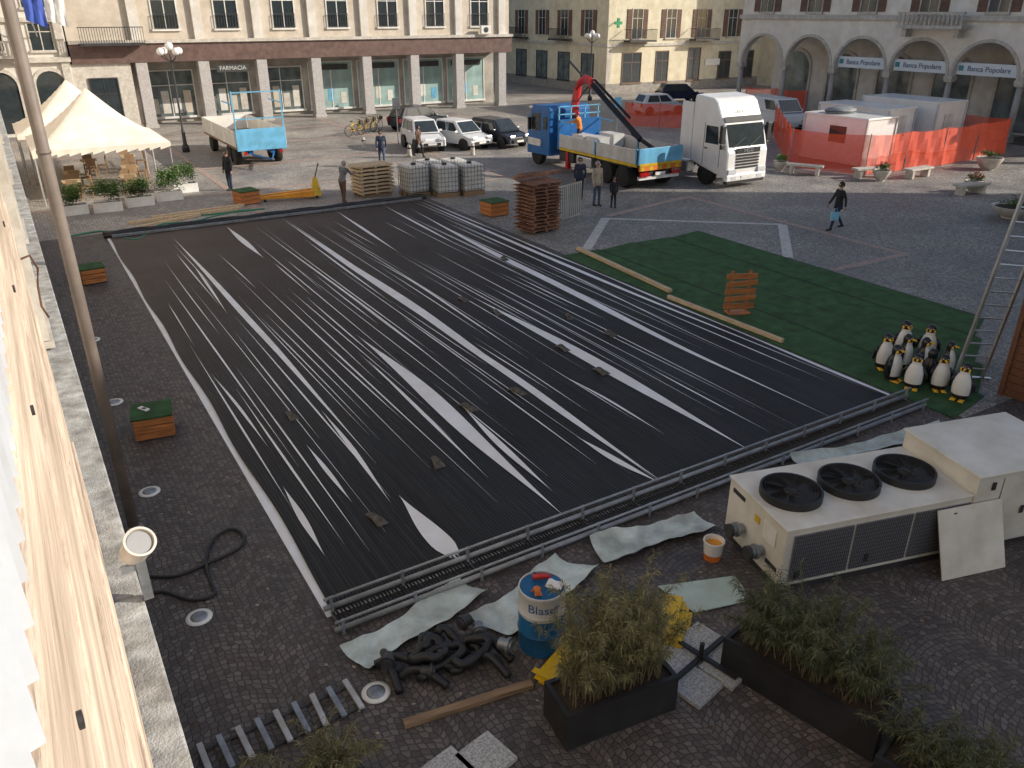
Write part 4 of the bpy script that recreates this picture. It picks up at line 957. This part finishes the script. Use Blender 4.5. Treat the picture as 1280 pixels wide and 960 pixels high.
tag(MB().slab([tuple(p) for p in gp][::-1],.02,.035).build('flat_panel',M('panel_green',(.45,.55,.5),.45,var=.08,dirt=.15)),'flat pale green panel lying on the setts between shrub planter and chiller','panel')
CONC=M('exposed_concrete',(.42,.43,.44),.85,var=.45,scale=45,dirt=.2)
for i,(u,v_,l) in enumerate([(868,855,'square concrete slab nearest the black planters'),(908,833,'square concrete slab right of the cross frame'),(845,822,'square concrete slab beside the yellow frame'),(878,800,'square concrete slab farthest from the camera'),(607,945,'square concrete slab at the bottom edge'),(560,965,'square concrete slab at the very bottom left of another')]):
    x,y=at(u,v_,.06); t=MB().box(-.24,.24,-.24,.24,0,.06).build('concrete_slab',CONC,None,bev=.008,loc=(x,y,.002),rz=R(12)); tag(t,l,'slab','concrete ballast slabs')
x,y=at(875,828); t=thing('cross_frame','black steel cross frame lying between the concrete slabs','frame',(x,y,.0),R(12))
MB().box(-.5,.5,-.03,.03,.065,.1).build('bar',BLACK,t); MB().box(-.03,.03,-.5,.5,.101,.13).build('bar',BLACK,t); MB().cyl((0,0,.1),(0,0,.3),.03).build('socket',BLACK,t)
for (u,v_,r,l) in ((700,833,25,'yellow metal bracket lying left of the shrub planter'),(845,790,40,'stack of yellow metal brackets behind the shrub planter')):
    x,y=at(u,v_); t=thing('yellow_bracket',l,'bracket',(x,y,.0),R(r))
    for k in range(2 if u<800 else 4):
        MB().box(-.38+.03*k,.38+.03*k,-.16+k*.05,.08+k*.05,.01+k*.05,.05+k*.05).build('plate',YEL,t,bev=.008)
        MB().box(-.38+.03*k,-.3+.03*k,-.2+k*.05,.14+k*.05,.051+k*.05,.06+k*.05).build('lip',YEL,t)
p0=Vector(at(505,908));p1=Vector(at(665,857)); mid=(p0+p1)/2
tag(MB().box(-.5,.5,-.05,.05,0,.06).build('wooden_plank',WOOD,None,loc=(mid.x,mid.y,.003),rz=math.atan2((p1-p0).y,(p1-p0).x)),'brown wooden plank lying on the setts before the black hoses','plank').scale=((p1-p0).length,1,1)
hp=thing('hose_pile','tangled pile of thick black hoses with steel couplings before the header pipes','hoses',(0,0,0))
for k in range(9):
    cx,cy=Vector(at(rnd(520,608),rnd(812,845))); r=rnd(.13,.24); a0=rnd(0,6); pts=[]
    for i in range(13):
        a=a0+i*.42; rr=r*(1+.25*sin(i*1.3)); pts.append((cx+rr*cos(a)+i*.012,cy+rr*sin(a)*.8,.07+.06*(k%4)+.04*sin(i*.8+k)))
    MB().tube(pts,.055,10).build('hose',BLACK,hp,True)
for (u0,v0,u1,v1) in ((470,835,540,845),(590,800,640,830),(480,820,500,870),(500,850,560,862),(600,830,636,850)):
    a=at(u0,v0);b=at(u1,v1); MB().tube(smooth_path([(a[0],a[1],.06),((a[0]+b[0])/2,(a[1]+b[1])/2+.1,.16),(b[0],b[1],.06)]),.052,10).build('hose',BLACK,hp,True)
for (u,v_,r) in ((515,838,.4),(600,805,1.2),(640,828,2.2),(575,800,.2),(485,850,1),(545,850,2.6)):
    x,y=at(u,v_); z=rnd(.1,.26); MB().cyl((x,y,z),(x+.17*cos(r),y+.17*sin(r),z),.07,n=14).cyl((x+.03*cos(r),y+.03*sin(r),z),(x+.06*cos(r),y+.06*sin(r),z),.1,n=14).build('coupling',[STEEL,DARK][int(u)%2],hp,2)
sr=thing('slat_rack','row of pale grey edging bars lying side by side at the bottom left','rack',(0,0,0))
a=Vector(at(258,955));b=Vector(at(442,872)); SLAT=M('slat_grey',(.45,.46,.48),.6,dirt=.3)
for i in range(9):
    s=i/8; p=a*(1-s)+b*s; d=(b-a).normalized()
    MB().box(-.032,.032,-.25,.25,.04,.075).build('bar',SLAT if i%2==0 else STEEL,sr,bev=.004,loc=(p.x,p.y,0),rz=math.atan2(d.y,d.x)+rnd(-.05,.05))
q=[a-(b-a)*.02,b+(b-a)*.02]
for s_ in(-.18,.18):
    u_=(b-a).normalized(); nn=Vector((-u_.y,u_.x))*s_; MB().tube([(q[0].x+nn.x,q[0].y+nn.y,.02),(q[1].x+nn.x,q[1].y+nn.y,.02)],.018,4).build('runner',DARK,sr)
# ================================================================= WOOD BOXES WITH GREEN TOPS
def gbox(px,rz,label,s=.62,h=.42,paper=False):
    x,y=at(*px); t=thing('turf_topped_box',label,'box',(x,y,0),rz,'wooden boxes with green tops')
    for sx,sy,w,l in ((0,-s/2,s,.025),(0,s/2,s,.025),(-s/2,0,.025,s-.05),(s/2,0,.025,s-.05)):
        b=MB()
        for k in range(3): b.box(sx-w/2,sx+w/2,sy-l/2,sy+l/2,.04+k*h/3.05,.035+(k+1)*h/3.05-.012)
        b.build('side_panel',ORWOOD,t)
    MB().box(-s/2-.03,s/2+.03,-s/2-.03,s/2+.03,h+.03,h+.06).build('turf_top',GREENT,t)
    MB().box(-s/2+.03,s/2-.03,-s/2+.03,s/2-.03,0,h+.029).build('core',DARK,t)
    return t
gbox((117,352),.1,'orange wooden box with green turf top, on the left setts near the rink far corner')
t=gbox((195,540),-.15,'orange wooden box with green turf top and a paper on it, left of rink',.66,.42)
pp=thing('paper_wrapper','white paper wrapper lying on the green-topped box left of the rink','paper',(t.location.x-.12,t.location.y+.05,.485),.5)
MB().box(-.05,.05,-.12,.12,0,.03).build('wrapper',WHITE,pp,bev=.01); MB().box(-.03,.03,-.06,.02,.031,.034).build('print',DARK,pp)
gbox((309,254),.2,'orange wooden box with green turf top by the pallet truck forks',.8,.5)
gbox((618,268),.1,'orange wooden box with green turf top beside the stacked barrier panels',.8,.5)
x,y=at(392,247); pj=thing('pallet_truck','yellow hand pallet truck with long orange forks at the rink far edge','pallet truck',(x,y,0),R(-12+180))
for s_ in(-.22,.22):
    MB().add([(0,s_-.1,.1),(2.4,s_-.08,.12),(2.4,s_+.08,.12),(0,s_+.1,.1),(0,s_-.1,.36),(2.4,s_-.08,.2),(2.4,s_+.08,.2),(0,s_+.1,.36)],[(0,3,2,1),(4,5,6,7),(0,1,5,4),(1,2,6,5),(2,3,7,6),(3,0,4,7)]).build('fork',YORG,pj,bev=.01); wheel(pj,2.0,s_,.05,.08)
MB().add([(-.35,-.3,.12),(.1,-.3,.12),(.1,.3,.12),(-.35,.3,.12),(-.2,-.06,.85),(-.05,-.06,.85),(-.05,.06,.85),(-.2,.06,.85)],[(0,3,2,1),(4,5,6,7),(0,1,5,4),(1,2,6,5),(2,3,7,6),(3,0,4,7)]).build('body',YEL,pj,bev=.02)
MB().tube([(-.12,0,.8),(-.3,0,1.35)],.025,6).tube([(-.3,-.15,1.35),(-.32,0,1.42),(-.3,.15,1.35)],.018,6).build('handle',DARK,pj)
wheel(pj,-.14,-.1,.1,.06); wheel(pj,-.14,.1,.1,.06)
x,y=at(466,243); ws=thing('timber_stack','stack of pale wooden boards on a pallet beside a man in grey','timber stack',(x,y,0),.05)
for k in range(3): MB().box(-.7,.7,-.4+k*.4-.05,-.3+k*.4-.05,0,.1).build('bearer',WOOD,ws)
for k in range(8):
    z=.1+k*.155; b=MB().box(-.8+rnd(-.06,.06),.8+rnd(-.06,.06),-.5,.45,z+.05,z+.13)
    for xx in (-.7,-.05,.6): b.box(xx,xx+.09,-.5,.45,z,z+.05)
    b.build('board_layer',WOODY,ws,bev=.006)
x,y=at(555,245); spots=[(-.1,1.2),(.9,1.9),(2.0,1.6),(1.0,.5),(2.1,.3)]
labs=['leftmost pale plastic bulk bin near the rink far corner','pale plastic bulk bin at the back of the group','pale plastic bulk bin behind the right one','pale plastic bulk bin in the front middle','rightmost pale plastic bulk bin of the group']
for i,(dx,dy) in enumerate(spots):
    t=thing('bulk_bin',labs[i],'bin',(x+dx-.9,y+dy-.4,0),rnd(-.1,.1),'pale plastic bulk bins'); t.scale=(1.1,1.1,1.4)
    MB().box(-.42,.42,-.42,.42,.14,.92).build('tank',WHITE,t,bev=.05)
    b=MB()
    for k in range(6): b.box(-.45,.45,-.45,-.43,.2+k*.13,.215+k*.13).box(-.45,-.43,-.43,.45,.2+k*.13,.215+k*.13).box(.43,.45,-.43,.45,.2+k*.13,.215+k*.13)
    for k in range(7): b.box(-.45+k*.145,-.435+k*.145,-.455,-.435,.14,.95).box(-.455,-.435,-.45+k*.145,-.435+k*.145,.14,.95)
    b.build('cage',STEEL,t); MB().box(-.45,.45,-.45,-.3,0,.13).box(-.45,.45,.3,.45,0,.13).box(-.45,.45,-.07,.07,0,.13).build('pallet',WOOD,t); MB().lathe([(.1,.92),(.1,.97),(.02,.98)],n=12).build('cap',BLACK,t)
x,y=at(672,288); st=thing('barrier_stack','tall stack of brown slatted wooden barrier panels by the far right rink corner','stack',(x,y,0),.05)
REDW=M('red_wood',(.28,.14,.09),.7,var=.35,scale=3,dirt=.3)
for k in range(14):
    b=MB(); z=.06+k*.125; dx=rnd(-.06,.06)
    for q in range(5): b.box(-.68+dx,.68+dx,-.5+q*.22,-.36+q*.22,z+.06,z+.09)
    for xx in (-.55,0,.5): b.box(xx+dx,xx+dx+.07,-.52,.52,z,z+.06)
    b.build('panel',REDW,st)
for i in range(8):
    o=thing('glass_panel','framed clear panel leaning in a row against the brown barrier stack','panel',(x+.85+i*.12,y+.35+i*.04,0),R(-72),'framed clear panels leaning in a row')
    w=.9
    MB().box(0,.03,0,w,.1,.14).box(0,.03,0,w,1.32,1.38).box(0,.03,0,.05,.141,1.319).box(0,.03,w-.05,w,.141,1.319).build('frame',ALU,o); MB().box(.01,.02,.051,w-.051,.141,1.319).build('pane',M('panel_glass',(.22,.26,.27),.15),o)
for i in range(2):
    o=MB().box(-.9,.9,-.05,.05,0,.12).build('timber_beam',REDW,None,bev=.01,loc=(x+(-.1 if i==0 else .3),y+.1+.25*i,1.9),rz=.1-.15*i); tag(o,['dark red beam lying on top of the barrier stack, left','dark red beam lying on top of the barrier stack, right'][i],'beam')
hz=[(*at(u,v_),.03) for u,v_ in [(80,298),(130,290),(170,300),(200,282),(240,278),(290,266),(330,262),(250,270),(190,272)]]
tag(MB().tube(smooth_path(hz),.03,6).build('green_hose',M('hose_green',(.02,.2,.12),.5),None,True),'green hose snaking on the ground beyond the rink far left corner','hose')
for i,(a_,b_) in enumerate([((160,281),(300,262)),((170,287),(250,270)),((190,274),(305,258))]):
    p0=Vector(at(*a_));p1=Vector(at(*b_));m_=(p0+p1)/2
    tag(MB().box(-.5,.5,-.08,.08,0,.1).build('timber_plank',WOODY,None,loc=(m_.x,m_.y,.013),rz=math.atan2((p1-p0).y,(p1-p0).x)),['longest pale plank beyond the rink far left corner','shorter pale plank nearest the rink edge','pale plank closest to the tent planters'][i],'plank').scale=((p1-p0).length,1,1)
# ================================================================= BENCHES/BOWLS RIGHT
def bench(px,rz,label,L_=1.7):
    x,y=at(*px); t=thing('stone_bench',label,'bench',(x,y,0),rz,'stone benches on the right')
    MB().box(-L_/2,L_/2,-.25,.25,.38,.48).build('seat',PSTONE,t,bev=.02)
    for sx in(-L_/2+.25,L_/2-.25): MB().box(sx-.09,sx+.09,-.2,.2,0,.379).build('leg',PSTONE,t,bev=.02)
def bowl(px,label,r=.4,flower=True,h=.5):
    x,y=at(*px); t=thing('bowl_planter',label,'planter',(x,y,0),0,'round bowl planters on the right')
    MB().lathe([(r*.45,0),(r*.45,.05),(r*.6,.1),(r*.95,h*.7),(r*1.05,h),(r*.95,h),(r*.85,h*.85)],n=20).build('bowl',PSTONE,t,2); MB().lathe([(r*.9,h*.88),(.02,h*.9)],n=16).build('soil',SOIL,t)
    leaves((0,0,h+.15),(r*.8,r*.8,.2),350,.14,.02,.6,8).build('plants',LG,t)
    if flower:
        b=MB()
        for i in range(24): a=rnd(0,6.3);q=rnd(0,r*.7); b.ball((q*cos(a),q*sin(a),h+rnd(.1,.38)),.035,n=6)
        b.build('flowers',M('flower_red',(.6,.12,.1),.6),t)
bench((1005,218),R(-60),'stone bench left of the red mesh fence'); bench((1146,222),R(0),'stone bench before the middle site cabin'); bench((1212,243),R(-10),'stone bench at the right edge near the flower bowls')
bench((1085,222),R(-15),'stone bench beside the nearest site cabin')
bowl((1100,226),'bowl planter with flowers before the site cabins'); bowl((1216,240),'bowl planter with tall red flowers beside the right stone bench',.42); bowl((1234,212),'dark shrub bowl planter near the arcade',.6,False,.6); bowl((1262,272),'wide stone bowl planter at the right edge',.7,False,.45); bowl((974,214),'bowl planter right of the white lorry cab',.35,False)
for i,(u,v_,l) in enumerate([(591,194,'short white bollard before the white hatchback'),(512,196,'short white bollard before the off-road car'),(455,186,'short white bollard left of the parked cars')]):
    t=thing('bollard',l,'bollard',at(u,v_),0,'short bollards'); MB().lathe([(.14,0),(.12,.1),(.11,.5),(.08,.62),(.02,.66)],n=14).build('post',PSTONE,t,True); MB().lathe([(.115,.42),(.118,.44),(.118,.48),(.112,.5)],n=14).build('ring',DARK,t)
for i,(u,v_,h_,l) in enumerate([(498,180,2.6,'parking sign on a grey post beside the off-road car'),(770,172,2.4,'small sign on a post behind the crane truck')]):
    t=thing('road_sign',l,'sign',at(u,v_),-.5); MB().cyl((0,0,0),(0,0,h_),.03).build('post',STEEL,t); MB().box(-.22,.22,-.05,-.03,h_-.6,h_).build('sign_plate',[STEEL,LBLUE][i],t)
def bike(px,rz,label):
    x,y=at(*px); t=thing('bicycle',label,'bicycle',(x,y,0),rz,'yellow shared bicycles')
    for xx in (-.5,.5):
        w=MB().tube([(.32*cos(2*pi*k/20),0,.32*sin(2*pi*k/20)) for k in range(21)],.02,6).build('wheel',TYRE,t,True,loc=(xx,0,.34))
        s=MB()
        for k in range(8): s.tube([(0,0,0),(.31*cos(k*pi/4),0,.31*sin(k*pi/4))],.003,3)
        s.build('spokes',CHROME,w)
    MB().tube([(-.5,0,.34),(-.05,0,.32),(.32,0,.75),(-.18,0,.72),(-.5,0,.34)],.022,6).tube([(-.05,0,.32),(-.2,0,.85)],.022,6).tube([(.5,0,.34),(.36,0,.72),(.32,0,.95)],.02,6).build('frame',YEL,t,True)
    MB().ball((-.22,0,.9),.12,.06,.035).build('saddle',BLACK,t,True); MB().tube([(.25,-.25,1.0),(.33,0,.98),(.25,.25,1.0)],.014,6).build('handlebar',BLACK,t,True)
    MB().box(.4,.65,-.13,.13,.7,.9).build('basket',DARK,t)
for i in range(4): bike((444+i*9,170-i*2),R(20+i*6),['leftmost yellow bicycle in the row by the colonnade','second yellow bicycle from the left by the colonnade','third yellow bicycle from the left by the colonnade','rightmost yellow bicycle by the colonnade'][i])
# ================================================================= LADDER, HUT
ld=thing('ladder','tall aluminium ladder leaning upright beside the penguin figures','ladder',(16.6,8.25,0),R(53)); ld.rotation_euler=(R(3.5),0,R(20))
for sx in(-.3,.3): MB().box(sx-.028,sx+.028,-.035,.035,0,4.2).build('rail',ALU,ld)
for k in range(14): MB().cyl((-.28,0,.25+k*.29),(.28,0,.25+k*.29),.018,n=8).build('rung',ALU,ld)
MB().box(-.5,.5,-.04,.04,-.0,.06).build('foot_bar',ALU,ld)
ld.rotation_euler=(R(2),R(5),R(-30))
HUTW=M('hut_wood',(.17,.07,.035),.6,var=.35,scale=3,stretch=(1,8,14),bump=.2,dirt=.3)
ht=thing('wooden_hut','brown wooden kiosk wall cut off by the right edge beside the ladder','hut',(16.42,4.95,0),0)
b=MB()
for k in range(15): b.box(0,.05,0,2.5,.02+k*.16,.17+k*.16); b.box(.05,2.4,2.45,2.5,.02+k*.16,.17+k*.16)
b.build('plank_wall',HUTW,ht); MB().box(-.1,2.5,-.1,2.6,2.43,2.5).build('roof',DARK,ht); MB().box(-.04,.06,2.44,2.54,0,2.42).build('corner_post',HUTW,ht)
# ================================================================= PENGUINS
PWm=M('penguin_white',(.78,.77,.73),.35,var=.03);PKm=M('penguin_black',(.015,.015,.018),.3,var=.1);PYm=M('penguin_yellow',(.8,.45,.03),.4)
def pm(i,k):
    a=2*pi*(k+.5)/24
    front=cos(a+pi/2)
    if i<2: return 1
    if i<=7: return 0 if front>.35 else 1
    return 1
def penguin(px,rz,label,sc=1.0):
    x,y=at(*px,) ; t=thing('penguin_figure',label,'penguin figure',(x,y,.025),rz,'penguin skating aids'); t.scale=(sc,)*3
    MB().lathe([(.1,.03),(.15,.05),(.175,.14),(.185,.25),(.18,.36),(.155,.46),(.12,.54),(.095,.58),(.1,.63),(.105,.68),(.09,.74),(.05,.785),(.01,.80)],n=24,mf=pm,sy=.9).build('body',[PWm,PKm],t,2)
    MB().tube([(0,-.08,.69),(0,-.15,.685),(0,-.2,.665)],[.03,.02,.004],8).build('beak',PYm,t,True)
    for sx in(-1,1):
        MB().ball((sx*.075,-.045,.66),.03,.035,.045,n=8).build('cheek_patch',PYm,t,True)
        MB().ball((sx*.05,-.078,.715),.012,n=6).build('eye',PWm,t,True)
        MB().tube([(sx*.14,0,.5),(sx*.2,-.01,.38),(sx*.23,-.02,.24),(sx*.23,-.02,.2)],[.035,.045,.03,.008],8).build('flipper',PKm,t,True)
        f=MB().ball((sx*.075,-.1,.025),.06,.1,.025,n=8)
        for q in(-1,0,1): f.ball((sx*.075+q*.035,-.18,.018),.018,.035,.015,n=6)
        f.build('foot',PYm,t,True)
PG=[(1102,461),(1113,476),(1127,461),(1139,486),(1149,466),(1158,478),(1171,488),(1180,468),(1198,500),(1125,446),(1156,449)]
PLb=['leftmost penguin figure on the green carpet','second penguin figure from the left, front row','penguin figure just behind the second from the left','front penguin figure in the middle of the group','penguin figure in the centre of the group','black-backed penguin figure right of centre','third penguin figure from the right, front row','penguin figure second from the right at the back','rightmost penguin figure nearest the ladder','back row penguin figure on the left','back row penguin figure in the middle']
for i,p in enumerate(PG): penguin(p,R(-25+rnd(-60,50)+(150 if i==5 else 0)),PLb[i],rnd(.93,1.08))
# ================================================================= PEOPLE
SKIN=M('skin',(.5,.3,.22),.55,var=.05)
def person(px,rz,cols,label,pose='stand',h=1.74,bend=0,z0=0,hat=None,loc=None,hold=None):
    k=h/1.74; x,y=loc or at(*px)
    t=thing('person',label,'person',(x,y,z0),rz); t.scale=(k,k,k)
    caps=[]
    def C(a,b,r0,r1,m): caps.append((Vector(a),Vector(b),r0,r1,m))
    s={'walk':.33,'stand':.04,'lean':.1}[pose]
    hip=Vector((0,0,.93))
    for sx,ph in ((-1,s),(1,-s)):
        hp_=hip+Vector((sx*.09,0,-.02)); kn=hp_+Vector((sx*.01,.43*sin(ph)+.03,-.43*cos(ph)))
        a2=ph*(.6 if ph>0 else 1.7); an=kn+Vector((0,.41*sin(a2)-.01,-.41*cos(a2)))
        C(hp_,kn,.095,.062,1)
        if an.z<.08: an.z=.08
        C(kn,an,.06,.045,1)
        C(an+Vector((0,-.03,-.03)),an+Vector((0,.15,-.045)),.045,.038,3)
    T=Matrix.Rotation(-bend,3,'X')
    def U(p): return hip+T@(Vector(p)-hip)
    C(U((-.06,0,.95)),U((.06,0,.95)),.12,.12,0 ); C(U((0,0,.95)),U((0,.0,1.2)),.14,.135,0)
    C(U((-.07,0,1.3)),U((.07,0,1.3)),.125,.125,0); C(U((-.15,0,1.41)),U((.15,0,1.41)),.068,.068,0)
    C(U((0,0,1.42)),U((0,.01,1.52)),.055,.05,2); C(U((0,.01,1.58)),U((0,.02,1.65)),.075,.088,2)
    hands=[]
    for sx,ph in ((-1,-s*1.1),(1,s*1.1)):
        sh_=U((sx*.185,0,1.41)); fw=.15
        if pose=='lean': ph=.7; fw=.9
        el=sh_+Vector((sx*.05,.28*sin(ph),-.28*cos(ph))); wr=el+Vector((-sx*.01,.25*sin(ph+fw+.1),-.25*cos(ph+fw)))
        C(sh_,el,.058,.047,0); C(el,wr,.046,.036,0); d=(wr-el).normalized(); C(wr,wr+d*.07,.03,.034,2); hands.append((wr+d*.07,d,sx))
    b=MB()
    for a,c,r0,r1,m in caps:
        if (c-a).length>1e-4: b.cyl(a,c,r0,r1,n=12)
        b.ball(a,r0,n=12); b.ball(c,r1,n=12)
    me=bpy.data.meshes.new('p'); me.from_pydata(b.v,[],b.f); o=bpy.data.objects.new('p',me); COL.objects.link(o)
    rm=o.modifiers.new('r','REMESH'); rm.mode='VOXEL'; rm.voxel_size=.02; rm.use_smooth_shade=True
    sm=o.modifiers.new('s','SMOOTH'); sm.iterations=3
    dg=bpy.context.evaluated_depsgraph_get(); m2=bpy.data.meshes.new_from_object(o.evaluated_get(dg)); bpy.data.objects.remove(o)
    q=MB(); q.v=[tuple(v.co) for v in m2.vertices]; q.f=[list(p.vertices) for p in m2.polygons]
    for p in m2.polygons:
        c=p.center; best=9;bm_=0
        for a,d,r0,r1,m in caps:
            ab=d-a; l2=ab.length_squared; t_=max(0,min(1,(c-a).dot(ab)/l2)) if l2 else 0
            dd=(c-(a+ab*t_)).length-(r0+(r1-r0)*t_)
            if dd<best: best=dd;bm_=m
        q.m.append(bm_)
    for hc,d,sx in hands:
        side=d.cross(Vector((1,0,0))); side=side.normalized() if side.length>.1 else Vector((0,1,0))
        for i in range(4):
            r=hc+side*(-.027+.018*i)+d*.01; q.tube([r,r+d*(.045-.006*abs(i-1.5)),r+d*.07+Vector((-sx*.015,0,0))],[.0095,.009,.007],5,2)
        q.tube([hc+side*.03-d*.02,hc+side*.05+d*.02,hc+side*.045+d*.045],[.011,.01,.008],5,2)
    hdc=U((0,.02,1.62))
    q.tube([hdc+Vector((0,.085,.01)),hdc+Vector((0,.112,-.015)),hdc+Vector((0,.09,-.025))],[.01,.014,.01],6,2)
    for sx in(-1,1): q.ball(hdc+Vector((sx*.032,.088,.015)),.009,n=6,m=3); q.ball(hdc+Vector((sx*.088,0,-.005)),.012,.02,.03,n=6,m=2)
    q.ball(hdc+Vector((0,.088,-.045)),.022,.008,.006,n=6,m=4)
    q.build('body',[cols[0],cols[1],SKIN,BLACK,M('lips',(.35,.12,.1),.5)],t,True)
    hb=MB().lathe([(.095,-.05),(.1,-.02),(.103,.02),(.097,.055),(.075,.09),(.03,.112),(.003,.115)],(hdc.x,hdc.y-.022,hdc.z+.012),14)
    hb.build('hat' if hat else 'hair',hat or cols[2],t,True)
    if pose!='lean': 
        zc=U((0,0,.9)); MB().lathe([(.17,-.1),(.165,0),(.15,.12),(.14,.2)],(zc.x,zc.y,zc.z),16,sy=.85).build('jacket_hem',cols[0],t,True)
    return t
cK=M('cloth_black',(.02,.02,.025),.9);cN=M('cloth_navy',(.025,.035,.07),.9);cG=M('cloth_grey',(.16,.16,.17),.9);cB=M('cloth_beige',(.42,.36,.28),.9);cJ=M('cloth_denim',(.06,.09,.16),.9);cH=M('hair_dark',(.03,.02,.015),.8);cHg=M('hair_grey',(.3,.29,.28),.8);cO=M('cloth_orange',(.7,.22,.03),.8);cBr=M('cloth_brown',(.12,.07,.05),.9)
wp=person((1043,288),R(70),(cK,cN,cH),'person in dark coat walking across the square carrying a light blue bag','walk')
x,y=at(1043,288); bg=thing('carrier_bag','light blue carrier bag held by the walking person in the dark coat','bag',(x-.27,y-.12,.42),R(70))
BGM=M('bag_blue',(.25,.55,.75),.5)
MB().prism([(-.14,0),(.14,0),(.16,.3),(-.16,.3)],-.05,.05).build('bag_body',BGM,bg,bev=.02); MB().tube([(0,-.08,.3),(0,-.04,.42),(0,.04,.42),(0,.08,.3)],.008,5).build('bag_handle',BGM,bg,True)
person((745,257),R(180),(cB,cJ,cHg),'person in a beige jacket standing beside the crane truck, next to a child','stand',1.78)
person((766,260),R(170),(cK,cK,cH),'child in dark clothes standing beside the person in the beige jacket','stand',1.25)
person((724,248),R(150),(cN,cN,cH),'person in navy standing behind the framed clear panels','stand',1.7)
person((430,254),R(-60),(cG,cBr,cHg),'person in a grey jacket leaning at the timber stack','lean',1.72,bend=.3)
person((289,238),R(120),(cK,cN,cH),'person in black standing beside the end of the blue trailer','stand',1.74)
person((478,208),R(160),(cN,cJ,cH),'person in a dark jacket standing left of the off-road car','walk',1.78)
person((524,197),R(200),(cBr,cK,cH),'person in brown standing before the parked off-road car','walk',1.66)
person((262,152),R(90),(cK,cK,cH),'person in black walking under the colonnade','walk',1.7)
person((463,140),R(90),(cG,cK,cH),'person in grey walking before the shop windows','walk',1.7)
person(None,R(30),(cO,cN,cH),'person in an orange vest standing on the crane truck bed','lean',1.7,bend=.2,z0=1.15,loc=(ct.location.x+.6,ct.location.y+5.2),hat=M('hat_red',(.5,.03,.03),.5))
# ================================================================= LIGHT, CAMERA
W=bpy.data.worlds.new('World'); S.world=W; W.use_nodes=True; N=W.node_tree.nodes; L=W.node_tree.links
sk=N.new('ShaderNodeTexSky'); sk.sky_type='NISHITA'; sk.sun_disc=False; EL=R(25); az=math.atan2(.838,-.545)
sk.sun_elevation=EL; sk.sun_rotation=az; sk.dust_density=2.0
L.new(sk.outputs[0],N['Background'].inputs[0]); N['Background'].inputs[1].default_value=.13
sd=Vector((.838*cos(EL),-.545*cos(EL),sin(EL)))
ld_=bpy.data.lights.new('Sun','SUN'); ld_.energy=5.0; ld_.angle=R(.5); ld_.color=(1,.92,.80)
so=bpy.data.objects.new('Sun',ld_); COL.objects.link(so); so.rotation_euler=sd.to_track_quat('Z','Y').to_euler()
cd=bpy.data.cameras.new('Camera'); cam=bpy.data.objects.new('Camera',cd); COL.objects.link(cam)
cam.location=(0,0,H); cam.rotation_euler=(R(65),0,-YAW); cd.lens=36*1000/1280; cd.sensor_width=36; cd.clip_start=.05; cd.clip_end=1500
S.camera=cam
S.view_settings.view_transform='Standard'; S.view_settings.look='None'; S.view_settings.exposure=0
